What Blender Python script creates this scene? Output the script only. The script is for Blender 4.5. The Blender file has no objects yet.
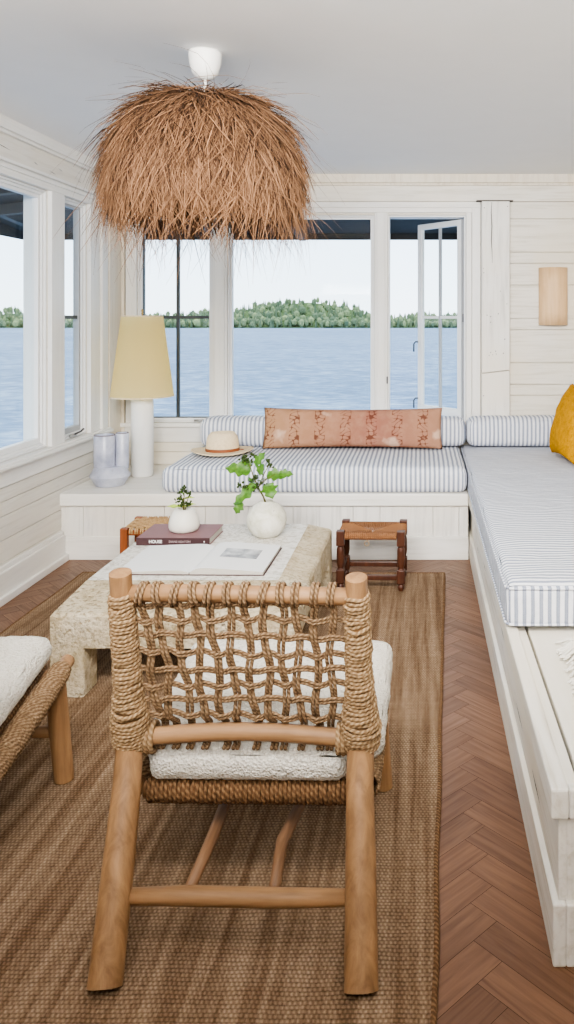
import bpy, bmesh, math, random
from mathutils import Vector, Matrix, Quaternion
from mathutils import noise as mnoise
R = random.Random(7)
PI = math.pi
sc = bpy.context.scene
col = sc.collection
rad = math.radians

# ------------------------------------------------------------------ mesh builder
class MB:
    def __init__(s):
        s.v = []; s.f = []; s.uv = []; s.colr = []; s.useuv = False; s.usec = False
    def add(s, verts, faces, uvs=None, c=None):
        b = len(s.v)
        s.v += [tuple(p) for p in verts]
        for i, f in enumerate(faces):
            s.f.append(tuple(b + k for k in f))
            s.uv.append(uvs[i] if uvs else None)
            s.colr.append(c)
        if uvs: s.useuv = True
        if c is not None: s.usec = True
        return s
    def box(s, x0, x1, y0, y1, z0, z1, uvmode=None, c=None):
        v = [(x0,y0,z0),(x1,y0,z0),(x1,y1,z0),(x0,y1,z0),(x0,y0,z1),(x1,y0,z1),(x1,y1,z1),(x0,y1,z1)]
        f = [(0,3,2,1),(4,5,6,7),(0,1,5,4),(1,2,6,5),(2,3,7,6),(3,0,4,7)]
        return s.add(v, f, None, c)
    def tube(s, pts, r, n=10, cap=True, closed=False, c=None, flat=1.0):
        pts = [Vector(p) for p in pts]; m = len(pts)
        rs = r if isinstance(r, (list, tuple)) else [r]*m
        T = []
        for i in range(m):
            if closed: t = pts[(i+1) % m] - pts[i-1]
            else: t = pts[min(i+1, m-1)] - pts[max(i-1, 0)]
            T.append(t.normalized() if t.length > 1e-9 else Vector((0,0,1)))
        a = Vector((0,0,1)) if abs(T[0].z) < .9 else Vector((0,1,0))
        nrm = (a - T[0]*a.dot(T[0])).normalized()
        vs = []; L = [0.0]
        for i in range(m):
            if i:
                q = T[i-1].rotation_difference(T[i]); nrm = (q @ nrm)
                nrm = (nrm - T[i]*nrm.dot(T[i])).normalized()
                L.append(L[-1] + (pts[i]-pts[i-1]).length)
            b = T[i].cross(nrm)
            for k in range(n):
                an = 2*PI*k/n
                vs.append(pts[i] + (nrm*math.cos(an)*flat + b*math.sin(an))*rs[i])
        fs = []; us = []
        for i in range(m if closed else m-1):
            j = (i+1) % m
            u0 = L[i]; u1 = L[j] if j else L[i] + (pts[0]-pts[-1]).length
            for k in range(n):
                k2 = (k+1) % n
                fs.append((i*n+k, i*n+k2, j*n+k2, j*n+k))
                us.append([(u0,k/n),(u0,(k+1)/n),(u1,(k+1)/n),(u1,k/n)])
        if cap and not closed:
            for i, rev in ((0, True), (m-1, False)):
                ring = [i*n+k for k in range(n)]
                # small rounded end
                ctr = len(vs); vs.append(pts[i] + T[i]*(rs[i]*.12)*(-1 if rev else 1))
                for k in range(n):
                    a_, b_ = ring[k], ring[(k+1) % n]
                    fs.append((b_, a_, ctr) if rev else (a_, b_, ctr))
                    us.append([(0,0),(0,0),(0,0)])
        return s.add(vs, fs, us, c)
    def lathe(s, prof, o=(0,0,0), n=40, cap=False, sx=1, sy=1, a0=0, a1=2*PI):
        full = abs(a1-a0-2*PI) < 1e-6
        vs = []; fs = []; us = []
        k_n = n if full else n+1
        for (r, z) in prof:
            for k in range(k_n):
                a = a0+(a1-a0)*k/n
                vs.append((o[0]+r*math.cos(a)*sx, o[1]+r*math.sin(a)*sy, o[2]+z))
        for i in range(len(prof)-1):
            for k in range(n):
                k2 = (k+1) % k_n
                fs.append((i*k_n+k, i*k_n+k2, (i+1)*k_n+k2, (i+1)*k_n+k))
                us.append([(k/n,i),((k+1)/n,i),((k+1)/n,i+1),(k/n,i+1)])
        if cap:
            fs.append(tuple(range(k_n))[::-1]); us.append([(0,0)]*k_n)
            b = (len(prof)-1)*k_n
            fs.append(tuple(b+k for k in range(k_n))); us.append([(0,0)]*k_n)
        return s.add(vs, fs, us)
    def grid(s, fn, nu, nv, flip=False, uvfn=None, c=None):
        vs = [fn(i/nu, j/nv) for j in range(nv+1) for i in range(nu+1)]
        fs = []; us = []
        for j in range(nv):
            for i in range(nu):
                q = [j*(nu+1)+i, j*(nu+1)+i+1, (j+1)*(nu+1)+i+1, (j+1)*(nu+1)+i]
                w = [(i/nu,j/nv),((i+1)/nu,j/nv),((i+1)/nu,(j+1)/nv),(i/nu,(j+1)/nv)]
                if flip: q.reverse(); w.reverse()
                fs.append(tuple(q)); us.append(w)
        return s.add(vs, fs, us, c)
    def build(s, name, mat, parent=None, smooth=False, sharp=0, bevel=0, bseg=2, loc=None, sub=0, autos=None):
        me = bpy.data.meshes.new(name)
        me.from_pydata(s.v, [], s.f); me.update()
        if s.useuv:
            uvl = me.uv_layers.new(name='UVMap')
            for p, u in zip(me.polygons, s.uv):
                if u:
                    for li, w in zip(p.loop_indices, u): uvl.data[li].uv = w
        if s.usec:
            ca = me.color_attributes.new(name='tint', type='FLOAT_COLOR', domain='CORNER')
            for p, cc in zip(me.polygons, s.colr):
                x = cc if cc is not None else .5
                x = (x, x, x, 1) if not isinstance(x, tuple) else (*x, 1)
                for li in p.loop_indices: ca.data[li].color = x
        if smooth:
            for p in me.polygons: p.use_smooth = True
        if sharp: me.set_sharp_from_angle(angle=rad(sharp))
        if mat: me.materials.append(mat)
        o = bpy.data.objects.new(name, me); col.objects.link(o)
        if parent: o.parent = parent
        if loc: o.location = loc
        if bevel:
            b = o.modifiers.new('bevel', 'BEVEL'); b.width = bevel; b.segments = bseg
            b.limit_method = 'ANGLE'; b.angle_limit = rad(40)
        if sub:
            b = o.modifiers.new('sub', 'SUBSURF'); b.levels = sub; b.render_levels = sub
        return o

def tag(o, label, cat, group=None):
    o['label'] = label; o['category'] = cat
    if group: o['group'] = group
    return o
def thing(name, label, cat, loc=(0,0,0), rz=0, group=None):
    o = bpy.data.objects.new(name, None); col.objects.link(o)
    o.empty_display_size = .05
    o.location = loc; o.rotation_euler = (0,0,rz)
    return tag(o, label, cat, group)
def struct(o): o['kind'] = 'structure'; return o

# ------------------------------------------------------------------ materials
class M:
    def __init__(s, name):
        s.m = bpy.data.materials.new(name); s.m.use_nodes = True
        s.t = s.m.node_tree; s.n = s.t.nodes; s.l = s.t.links
        s.b = s.n['Principled BSDF']; s.out = s.n['Material Output']
    def node(s, typ, **kw):
        x = s.n.new(typ)
        for k, v in kw.items():
            if k in x.inputs: x.inputs[k].default_value = v
            else: setattr(x, k, v)
        return x
    def link(s, a, b): s.l.new(a, b)
    def set(s, **kw):
        for k, v in kw.items():
            k2 = k.replace('_', ' ')
            s.b.inputs[k2].default_value = (*v, 1) if isinstance(v, tuple) and len(v) == 3 else v
        return s
    def coord(s, scale=(1,1,1), kind='Object', rot=(0,0,0)):
        tc = s.node('ShaderNodeTexCoord'); mp = s.node('ShaderNodeMapping')
        mp.inputs['Scale'].default_value = scale; mp.inputs['Rotation'].default_value = rot
        s.link(tc.outputs[kind], mp.inputs['Vector']); return mp.outputs[0]
    def noise(s, vec, scale=5, detail=4, rough=.55, dist=0):
        x = s.node('ShaderNodeTexNoise', Scale=scale, Detail=detail, Roughness=rough, Distortion=dist)
        s.link(vec, x.inputs['Vector']); return x.outputs['Fac']
    def ramp(s, fac, stops):
        x = s.node('ShaderNodeValToRGB'); e = x.color_ramp.elements
        while len(e) < len(stops): e.new(.5)
        for el, (p, c) in zip(e, stops):
            el.position = p; el.color = (*c, 1) if len(c) == 3 else c
        s.link(fac, x.inputs[0]); return x.outputs[0]
    def mix(s, fac, a, b, mode='MIX'):
        x = s.node('ShaderNodeMix', data_type='RGBA', blend_type=mode)
        for val, idx in ((fac, 0), (a, 6), (b, 7)):
            if hasattr(val, 'links'): s.link(val, x.inputs[idx])
            elif isinstance(val, (int, float)): x.inputs[idx].default_value = val
            else: x.inputs[idx].default_value = (*val, 1)
        return x.outputs[2]
    def math(s, op, a, b=None, clamp=False):
        x = s.node('ShaderNodeMath', operation=op, use_clamp=clamp)
        for i, val in enumerate((a, b)):
            if val is None: continue
            if hasattr(val, 'links'): s.link(val, x.inputs[i])
            else: x.inputs[i].default_value = val
        return x.outputs[0]
    def sep(s, vec):
        x = s.node('ShaderNodeSeparateXYZ'); s.link(vec, x.inputs[0]); return x.outputs
    def color(s, sock): s.link(sock, s.b.inputs['Base Color']); return s
    def bump(s, h, strength=.3, dist=.01):
        x = s.node('ShaderNodeBump', Strength=strength, Distance=dist)
        s.link(h, x.inputs['Height'])
        s.link(x.outputs[0], s.b.inputs['Normal']); return s

def lin(r, g, b):
    f = lambda c: (c/255/12.92) if c/255 <= .04045 else ((c/255+.055)/1.055)**2.4
    return (f(r), f(g), f(b))

def painted_wood(name, base, dark, axis='x', wear=.5, rough=.55, grain=1.0):
    m = M(name); m.set(Roughness=rough, Specular_IOR_Level=.3)
    sc_ = {'x': (1.2, 18, 18), 'y': (18, 1.2, 18), 'z': (18, 18, 1.2)}[axis]
    v = m.coord(sc_); v2 = m.coord((1,1,1))
    g = m.noise(v, 2.2, 5, .6, .4)
    big = m.noise(v2, 1.6, 3)
    c = m.ramp(g, [(.30, dark), (.52, base), (.75, tuple(min(1, x*1.04) for x in base))])
    warm = tuple(b*w for b, w in zip(base, (1.0, .955, .87)))
    c = m.mix(m.math('MULTIPLY', m.ramp(big, [(.42, (0,0,0)), (.65, (1,1,1))]), wear), c, warm)
    # fine scratches and specks
    sv = m.coord(tuple(x*2.2 for x in sc_))
    sp = m.ramp(m.noise(sv, 2.0, 2, .5), [(.22, (1,1,1)), (.30, (0,0,0))])
    c = m.mix(m.math('MULTIPLY', sp, .35*wear), c, tuple(x*.55 for x in dark))
    m.color(c); m.bump(g, .18*grain, .004)
    return m.m

def raw_wood(name, c0, c1, axis='z', scale=1.0, rough=.5, knots=True):
    m = M(name); m.set(Roughness=rough, Specular_IOR_Level=.35)
    sc_ = {'x': (1.5, 22, 22), 'y': (22, 1.5, 22), 'z': (22, 22, 1.5)}[axis]
    g = m.noise(m.coord(tuple(x*scale for x in sc_)), 1.6, 5, .6, .6)
    c = m.ramp(g, [(.3, c0), (.7, c1)])
    b = m.noise(m.coord((3,3,3)), 2.0, 3)
    c = m.mix(m.math('MULTIPLY', b, .45), c, tuple(x*.6 for x in c0), 'MULTIPLY') if False else m.mix(m.ramp(b, [(.55,(0,0,0)),(.75,(.4,.4,.4))]), c, tuple(x*.62 for x in c0))
    if knots:
        vo = m.node('ShaderNodeTexVoronoi', Scale=5.0)
        m.link(m.coord((1,1,.5) if axis == 'z' else (.5,1,1)), vo.inputs['Vector'])
        kn = m.ramp(vo.outputs['Distance'], [(.05, (1,1,1)), (.11, (0,0,0))])
        c = m.mix(m.math('MULTIPLY', kn, .6), c, tuple(x*.4 for x in c0))
    m.color(c); m.bump(g, .25, .003)
    return m.m

def rope_mat(name, c0, c1, pitch=.02, turns=1.0, rough=.8):
    m = M(name); m.set(Roughness=rough, Specular_IOR_Level=.2)
    uv = m.sep(m.coord(kind='UV'))
    ph = m.math('ADD', m.math('MULTIPLY', uv[0], 2*PI/pitch), m.math('MULTIPLY', uv[1], 2*PI*2))
    w = m.math('MULTIPLY_ADD', m.math('SINE', ph), .5); 
    w.node.inputs[2].default_value = .5
    n = m.noise(m.coord((60,60,60)), 2.0, 3)
    big = m.noise(m.coord((9,9,9)), 1.5, 2)
    f = m.math('ADD', m.math('MULTIPLY', w, .28), m.math('MULTIPLY', n, .72))
    c = m.ramp(f, [(.2, tuple(x*.55 for x in c0)), (.45, c0), (.75, c1)])
    c = m.mix(m.math('MULTIPLY', big, .5), c, tuple(x*.75 for x in c0))
    m.color(c); m.bump(f, .55, .004)
    return m.m

def plain(name, c, rough=.5, spec=.4, metal=0, nscale=0, namt=.1, bump=0, bscale=80):
    m = M(name); m.set(Roughness=rough, Specular_IOR_Level=spec, Metallic=metal)
    n = m.noise(m.coord((1,1,1)), nscale or 6, 3)
    m.color(m.mix(n, tuple(x*(1-namt) for x in c), tuple(min(1, x*(1+namt*.5)) for x in c)))
    if bump: m.bump(m.noise(m.coord((1,1,1)), bscale, 3), bump, .004)
    return m.m

W = {}
W['white_x'] = painted_wood('whitewashed_boards_x', (.78,.745,.675), (.62,.58,.50), 'x', .8)
W['white_y'] = painted_wood('whitewashed_boards_y', (.73,.695,.63), (.62,.58,.51), 'y', .8)
W['white_z'] = painted_wood('whitewashed_boards_z', (.80,.78,.74), (.64,.62,.58), 'z', .8)
W['cream_z'] = painted_wood('pale_cream_wood', (.74,.68,.58), (.62,.55,.45), 'z', 1.0)
W['trim_x'] = painted_wood('white_trim_x', (.80,.785,.75), (.74,.72,.69), 'x', .35, .4, .5)
W['trim_y'] = painted_wood('white_trim_y', (.80,.785,.75), (.74,.72,.69), 'y', .35, .4, .5)
W['trim_z'] = painted_wood('white_trim_z', (.80,.79,.76), (.75,.735,.71), 'z', .3, .4, .5)
W['deck'] = painted_wood('bench_deck_paint', (.82,.80,.74), (.74,.71,.64), 'y', .8, .45, .5)
W['bench_x'] = painted_wood('bench_paint_x', (.83,.815,.775), (.72,.70,.65), 'x', .6)
W['bench_y'] = painted_wood('bench_paint_y', (.82,.80,.75), (.60,.56,.48), 'y', 1.0)
W['ceil'] = plain('ceiling_paint', (.87,.87,.865), .7, .2, namt=.03)
W['wood'] = raw_wood('honey_teak', lin(126,95,66), lin(172,134,96), 'z')
W['wood_x'] = raw_wood('honey_teak_rail', lin(126,95,66), lin(174,136,98), 'x')
W['grey_wood'] = raw_wood('weathered_rod', lin(104,76,54), lin(146,112,84), 'y')
W['rope'] = rope_mat('seagrass_rope', lin(122,97,72), lin(182,156,124), .012)
W['rope_l'] = rope_mat('pale_seagrass_rope', lin(150,122,90), lin(204,178,142), .012)
W['rope_d'] = rope_mat('brown_seagrass_rope', lin(104,76,52), lin(156,124,90), .014)
W['stool'] = raw_wood('red_brown_wood', lin(58,33,24), lin(92,56,40), 'z', knots=False, rough=.4)
W['stool2'] = raw_wood('chestnut_wood', lin(118,62,34), lin(158,92,54), 'z', knots=False, rough=.4)
W['cord'] = rope_mat('brown_cord', lin(140,96,64), lin(190,142,102), .01)
W['cord_l'] = rope_mat('tan_cord', lin(186,150,104), lin(218,186,140), .01)
W['metal_d'] = plain('dark_bronze_metal', (.05,.05,.055), .4, .5, .3)
W['metal_g'] = plain('brushed_grey_metal', (.45,.45,.44), .35, .5, .8)
W['sash_d'] = plain('dark_coat_backlit_bars', (.07,.08,.085), .5, .3)  # dark outer sash coat; the bars' backlit darkness is painted in as colour
W['sash_g'] = plain('grey_window_paint', (.42,.43,.44), .5, .3)
W['sash_w'] = plain('white_window_paint', (.80,.80,.79), .4, .4, namt=.03)
W['brass'] = plain('aged_brass', (.45,.33,.14), .35, .5, .9)
W['black_line'] = plain('dark_gap', (.03,.027,.024), .8, .1)
W['gap'] = plain('floor_joint', (.075,.048,.034), .8, .1)
W['nail'] = plain('dark_nail', (.08,.07,.06), .6, .2)

def glass_mat():
    m = M('window_glass'); t = m.node('ShaderNodeBsdfTransparent')
    t.inputs[0].default_value = (.97,.985,.98,1)
    g = m.node('ShaderNodeBsdfGlossy', Roughness=.02)
    lw = m.node('ShaderNodeLayerWeight', Blend=.5)
    fr = m.math('ADD', m.math('MULTIPLY', m.math('POWER', lw.outputs['Facing'], 5.0), .40), .010)
    mx = m.node('ShaderNodeMixShader')
    m.link(fr, mx.inputs[0]); m.link(t.outputs[0], mx.inputs[1]); m.link(g.outputs[0], mx.inputs[2])
    m.link(mx.outputs[0], m.out.inputs['Surface']); return m.m
W['glass'] = glass_mat()

def stripe_mat():
    m = M('ticking_stripe_linen'); m.set(Roughness=.9, Specular_IOR_Level=.1)
    uv = m.sep(m.coord(kind='UV'))
    wob = m.noise(m.coord((1,1,1)), 7, 3)
    u = m.math('ADD', uv[0], m.math('MULTIPLY', wob, .006))
    fr = m.math('FRACT', m.math('MULTIPLY', u, 1/.0285))
    tri = m.math('ABSOLUTE', m.math('SUBTRACT', fr, .5))
    st = m.ramp(tri, [(.19, (1,1,1)), (.27, (0,0,0))])
    core = m.ramp(tri, [(.0, (.55,.55,.55)), (.05, (.0,.0,.0))])
    w = m.noise(m.coord((350,350,350)), 1.0, 2)
    n2 = m.noise(m.coord((45,45,45)), 1.5, 3)
    wh = m.mix(n2, lin(222,224,230), lin(242,243,247))
    dk = m.mix(w, lin(106,115,134), lin(166,174,192))
    c = m.mix(m.math('MULTIPLY', m.math('SUBTRACT', st, m.math('MULTIPLY', core, .25), True), .92), wh, dk)
    m.color(c); m.bump(m.math('ADD', m.math('MULTIPLY', w, .3), n2), .35, .004)
    return m.m
W['stripe'] = stripe_mat()

def boucle():
    m = M('ivory_boucle'); m.set(Roughness=.95, Specular_IOR_Level=.08)
    v = m.node('ShaderNodeTexVoronoi', Scale=150.0); m.link(m.coord((1,1,1)), v.inputs['Vector'])
    n = m.noise(m.coord((1,1,1)), 70, 4, .7)
    f = m.math('ADD', m.math('MULTIPLY', v.outputs['Distance'], .6), m.math('MULTIPLY', n, .7))
    m.color(m.ramp(f, [(.25, (.54,.49,.40)), (.6, (.76,.725,.65))]))
    m.bump(f, 1.0, .008); return m.m
W['boucle'] = boucle()

def jute():
    m = M('woven_jute'); m.set(Roughness=.9, Specular_IOR_Level=.1)
    co = m.coord((1,1,1)); wob = m.noise(co, 3.0, 3)
    xyz = m.sep(co)
    x = m.math('ADD', xyz[0], m.math('MULTIPLY', wob, .03)); y = m.math('ADD', xyz[1], m.math('MULTIPLY', wob, .03))
    row = m.math('FLOOR', m.math('MULTIPLY', y, 1/.0112))
    xs = m.math('ADD', m.math('MULTIPLY', x, 2*PI/.0105), m.math('MULTIPLY', row, PI))
    sx = m.math('MULTIPLY_ADD', m.math('SINE', xs), .5); sx.node.inputs[2].default_value = .5
    sy = m.math('ABSOLUTE', m.math('SINE', m.math('MULTIPLY', y, PI/.0112)))
    h = m.math('MULTIPLY', m.math('POWER', sy, .6), m.math('MULTIPLY_ADD', sx, .6)); h.node.inputs[1].links[0].from_node.inputs[2].default_value = .4
    n = m.noise(m.coord((120,120,120)), 1, 3)
    streak = m.noise(m.coord((16, .55, 1)), 1.6, 5, .7)
    bands = m.noise(m.coord((1.2, 40, 1)), 1.0, 3, .6)
    f = m.math('ADD', m.math('MULTIPLY', h, .5), m.math('MULTIPLY', n, .55))
    c = m.ramp(f, [(.12, lin(84,69,54)), (.42, lin(142,120,98)), (.85, lin(190,166,140))])
    fat = m.noise(m.coord((30, 1.1, 1)), 1.2, 4, .75)
    c = m.mix(m.ramp(streak, [(.40, (.95,.95,.95)), (.60, (0,0,0))]), c, m.mix(1.0, c, (.56,.50,.45), 'MULTIPLY'))
    c = m.mix(m.ramp(fat, [(.36, (.8,.8,.8)), (.55, (0,0,0))]), c, m.mix(1.0, c, (.70,.65,.60), 'MULTIPLY'))
    c = m.mix(m.ramp(bands, [(.4, (.35,.35,.35)), (.6, (0,0,0))]), c, m.mix(1.0, c, (.74,.68,.62), 'MULTIPLY'))
    m.color(c); m.bump(f, .9, .006); return m.m
W['jute'] = jute()

def oak():
    m = M('herringbone_oak'); m.set(Roughness=.38, Specular_IOR_Level=.45)
    at = m.node('ShaderNodeAttribute', attribute_name='tint')
    uv = m.coord((1.5, 26, 1), 'UV'); g = m.noise(uv, 2.2, 6, .62, .7)
    tint = m.sep(at.outputs['Vector'])
    c = m.ramp(g, [(.22, lin(92,65,48)), (.5, lin(118,87,66)), (.8, lin(138,105,82))])
    c = m.mix(1.0, c, m.ramp(tint[0], [(0, (.80,.74,.70)), (.5, (.95,.92,.89)), (1, (1.12,1.08,1.04))]), 'MULTIPLY')
    m.color(c)
    m.link(m.ramp(g, [(.3,(.5,.5,.5)),(.7,(.32,.32,.32))]), m.b.inputs['Roughness'])
    m.bump(g, .12, .003); return m.m
W['oak'] = oak()

def stone():
    m = M('pitted_plaster_stone'); m.set(Roughness=.85, Specular_IOR_Level=.2)
    co = m.coord((1,1,1))
    n = m.noise(co, 9, 6, .65); fine = m.noise(co, 55, 5, .7)
    v = m.node('ShaderNodeTexVoronoi', Scale=38.0); m.link(co, v.inputs['Vector'])
    pit = m.ramp(v.outputs['Distance'], [(.12, (0,0,0)), (.35, (1,1,1))])
    patch = m.ramp(m.noise(co, 3.5, 3), [(.45, (0,0,0)), (.6, (1,1,1))])
    c = m.ramp(n, [(.3, lin(184,166,132)), (.5, lin(212,197,168)), (.7, lin(228,217,194))])
    ck = m.math('MULTIPLY', m.ramp(fine, [(.36, (1,1,1)), (.46, (0,0,0))]), patch)
    c = m.mix(m.math('MULTIPLY', ck, .8), c, lin(128,110,82))
    c = m.mix(m.ramp(fine, [(.40,(.55,.55,.55)),(.52,(0,0,0))]), c, lin(166,146,112))
    h = m.math('ADD', m.math('MULTIPLY', fine, .7), m.math('MULTIPLY', m.math('MULTIPLY', pit, patch), .4))
    m.color(c); m.bump(h, 1.0, .022); return m.m
W['stone'] = stone()
def stone_top():
    m = M('cracked_white_limewash'); m.set(Roughness=.6, Specular_IOR_Level=.35)
    co = m.coord((1,1,1))
    v = m.node('ShaderNodeTexVoronoi', Scale=42.0, feature='DISTANCE_TO_EDGE'); m.link(co, v.inputs['Vector'])
    n = m.noise(co, 30, 5, .7)
    patch = m.ramp(m.noise(co, 4, 3), [(.4, (0,0,0)), (.62, (1,1,1))])
    cr = m.ramp(v.outputs['Distance'], [(.0, (1,1,1)), (.10, (0,0,0))])
    c = m.ramp(n, [(.3, lin(206,200,188)), (.6, lin(232,229,222))])
    c = m.mix(m.math('MULTIPLY', m.math('MULTIPLY', cr, patch), .75), c, lin(150,142,126))
    c = m.mix(m.ramp(n, [(.40,(.5,.5,.5)),(.48,(0,0,0))]), c, lin(178,170,154))
    m.color(c); m.bump(m.math('ADD', n, m.math('MULTIPLY', v.outputs['Distance'], 1.2)), .4, .008); return m.m
W['stone_top'] = stone_top()

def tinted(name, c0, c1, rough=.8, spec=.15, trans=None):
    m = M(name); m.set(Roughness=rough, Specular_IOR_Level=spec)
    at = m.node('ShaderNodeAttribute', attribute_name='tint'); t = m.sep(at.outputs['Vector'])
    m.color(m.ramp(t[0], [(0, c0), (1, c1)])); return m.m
W['grass'] = tinted('dried_grass_fibre', lin(50,35,26), lin(156,118,88))
W['forest'] = tinted('far_forest_foliage', (.085,.125,.085), (.24,.29,.15), 1.0, 0)  # greens paled, distance haze mixed into the foliage colour
W['leaf'] = None
def leafm():
    m = M('fresh_green_leaf'); m.set(Roughness=.45, Specular_IOR_Level=.4)
    n = m.noise(m.coord((1,1,1)), 40, 3)
    m.color(m.ramp(n, [(.3, lin(50,88,26)), (.7, lin(98,142,48))]))
    m.b.inputs['Subsurface Weight'].default_value = .1
    return m.m
W['leaf'] = leafm()
W['leaf_y'] = plain('lime_leaf', lin(168,190,84), .5, .3)
W['bud'] = plain('dark_green_bud', lin(58,74,36), .6, .2, nscale=60, namt=.4)
W['stem'] = plain('brown_green_stem', lin(96,92,54), .6, .2)

def linen(name, c, d, scale=260, bump=.4, tr=0):
    m = M(name); m.set(Roughness=.9, Specular_IOR_Level=.1)
    n = m.noise(m.coord((scale, scale*.2, scale)), 1, 2); n2 = m.noise(m.coord((scale*.2, scale, scale*.25)), 1, 2)
    f = m.math('MULTIPLY', m.math('ADD', n, n2), .5)
    m.color(m.ramp(f, [(.3, d), (.65, c)])); m.bump(f, bump, .002)
    if tr:
        t = m.node('ShaderNodeBsdfTranslucent'); t.inputs[0].default_value = (*c, 1)
        mx = m.node('ShaderNodeMixShader', Fac=tr)
        m.link(m.b.outputs[0], mx.inputs[1]); m.link(t.outputs[0], mx.inputs[2])
        m.link(mx.outputs[0], m.out.inputs['Surface'])
    return m.m
W['shade'] = linen('cream_linen_shade', lin(255,238,182), lin(252,230,166), 260, .25, .72)
W['sconce'] = raw_wood('pale_veneer', lin(212,174,130), lin(228,194,152), 'z', knots=False, rough=.5)
W['mustard'] = linen('mustard_silk', lin(206,150,24), lin(160,108,12), 120, .6)
W['straw'] = linen('cream_straw', lin(236,218,186), lin(212,190,152), 300, .6)
W['band'] = plain('brown_leather_band', lin(142,84,52), .5, .3)
W['ceramic_w'] = plain('matte_white_ceramic', (.80,.79,.76), .45, .4, namt=.05, bump=.08, bscale=30)
W['ceramic_c'] = plain('cream_ceramic', (.76,.73,.65), .4, .4, namt=.08, bump=.1, bscale=40)
def glaze():
    m = M('lilac_grey_glaze'); m.set(Roughness=.28, Specular_IOR_Level=.5)
    n = m.noise(m.coord((1,1,1)), 8, 5, .6); f = m.noise(m.coord((1,1,1)), 70, 4)
    c = m.ramp(n, [(.3, lin(150,154,174)), (.5, lin(182,186,202)), (.7, lin(206,208,218))])
    c = m.mix(m.ramp(f, [(.62,(0,0,0)),(.7,(.5,.5,.5))]), c, lin(150,140,150)); m.color(c); m.bump(f, .08, .003); return m.m
W['glaze'] = glaze()
W['clay_rim'] = plain('bare_clay', lin(120,112,118), .8, .2)
def mottled():
    m = M('mottled_stone_ceramic'); m.set(Roughness=.75, Specular_IOR_Level=.2)
    co = m.coord((1,1,1)); n = m.noise(co, 12, 6, .7, .5); f = m.noise(co, 60, 4, .7)
    c = m.ramp(n, [(.32, lin(186,184,160)), (.5, lin(216,213,198)), (.65, lin(232,230,220))])
    c = m.mix(m.ramp(f, [(.63,(0,0,0)),(.72,(.7,.7,.7))]), c, lin(128,122,100)); m.color(c); m.bump(f, .35, .006); return m.m
W['mottled'] = mottled()
W['page'] = plain('white_page', (.82,.82,.81), .6, .25, namt=.02)
W['page_edge'] = plain('page_edges', (.50,.47,.42), .8, .1, namt=.1)
W['cover'] = plain('mauve_book_cloth', lin(138,104,106), .6, .3, namt=.06, bump=.1, bscale=300)
W['spine'] = plain('dark_plum_spine', lin(72,50,52), .6, .3, namt=.05)
W['ink_w'] = plain('white_lettering', (.88,.87,.86), .6, .2, namt=0)
W['ink_p'] = plain('pale_pink_lettering', (.46,.36,.36), .6, .2, namt=0)
W['print'] = None
def bwphoto():
    m = M('black_and_white_print'); m.set(Roughness=.5)
    co = m.coord((1,1,1)); n = m.noise(co, 16, 5, .6, .3); y = m.sep(m.coord(kind='UV'))
    f = m.math('ADD', m.math('MULTIPLY', n, .9), m.math('MULTIPLY', y[1], .25))
    m.color(m.ramp(f, [(.38,(.12,.125,.14)),(.55,(.32,.33,.35)),(.72,(.62,.63,.64))])); return m.m
W['print'] = bwphoto()
def kilim():
    m = M('faded_terracotta_kilim'); m.set(Roughness=.95, Specular_IOR_Level=.05)
    uv = m.sep(m.coord(kind='UV'))
    n = m.noise(m.coord((1,1,1)), 14, 4, .6); fine = m.noise(m.coord((160,160,160)), 1, 2)
    base = m.ramp(uv[0], [(0, lin(172,134,102)), (.3, lin(164,122,96)), (.62, lin(152,104,88)), (1, lin(168,128,104))])
    base = m.mix(m.ramp(n, [(.4,(0,0,0)),(.7,(.6,.6,.6))]), base, lin(180,140,116))
    # vertical ornament bands: rings, scrolls and zigzags
    px = m.math('MULTIPLY', uv[0], 20.0); py = m.math('MULTIPLY', uv[1], 4.0)
    a = m.math('SINE', m.math('ADD', m.math('MULTIPLY', px, 2*PI), m.math('MULTIPLY', m.math('SINE', m.math('MULTIPLY', py, 2*PI)), 1.6)))
    b = m.math('SINE', m.math('ADD', m.math('MULTIPLY', py, 2*PI*1.5), m.math('MULTIPLY', m.math('SINE', m.math('MULTIPLY', px, PI)), 2.0)))
    orn = m.ramp(m.math('ABSOLUTE', m.math('ADD', a, b)), [(.18,(1,1,1)),(.46,(0,0,0))])
    band = m.ramp(m.math('SINE', m.math('MULTIPLY', uv[0], 2*PI*7.0)), [(.20,(0,0,0)),(.34,(1,1,1))])
    wear = m.ramp(m.noise(m.coord((1,1,1)), 24, 4, .6), [(.34,(0,0,0)),(.46,(1,1,1))])
    k = m.math('MULTIPLY', m.math('MULTIPLY', orn, band), wear)
    c = m.mix(m.math('MULTIPLY', k, .85), base, lin(96,56,44))
    wp = m.ramp(m.noise(m.coord((1,1,1)), 5.5, 3), [(.63,(0,0,0)),(.7,(.7,.7,.7))])
    c = m.mix(wp, c, lin(210,180,158))
    m.color(c); m.bump(m.math('ADD', fine, m.math('MULTIPLY', n, .6)), .5, .004); return m.m
W['kilim'] = kilim()
W['wool'] = plain('ivory_wool', (.84,.81,.74), .95, .05, bump=.6, bscale=120)
W['soffit'] = plain('dark_soffit', (.085,.076,.070), .8, .2, namt=.2)
W['rafter'] = plain('grey_rafter', (.19,.17,.155), .8, .2, namt=.2)
W['ext'] = plain('outside_trim', (.72,.74,.72), .6, .3, namt=.05)
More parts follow.
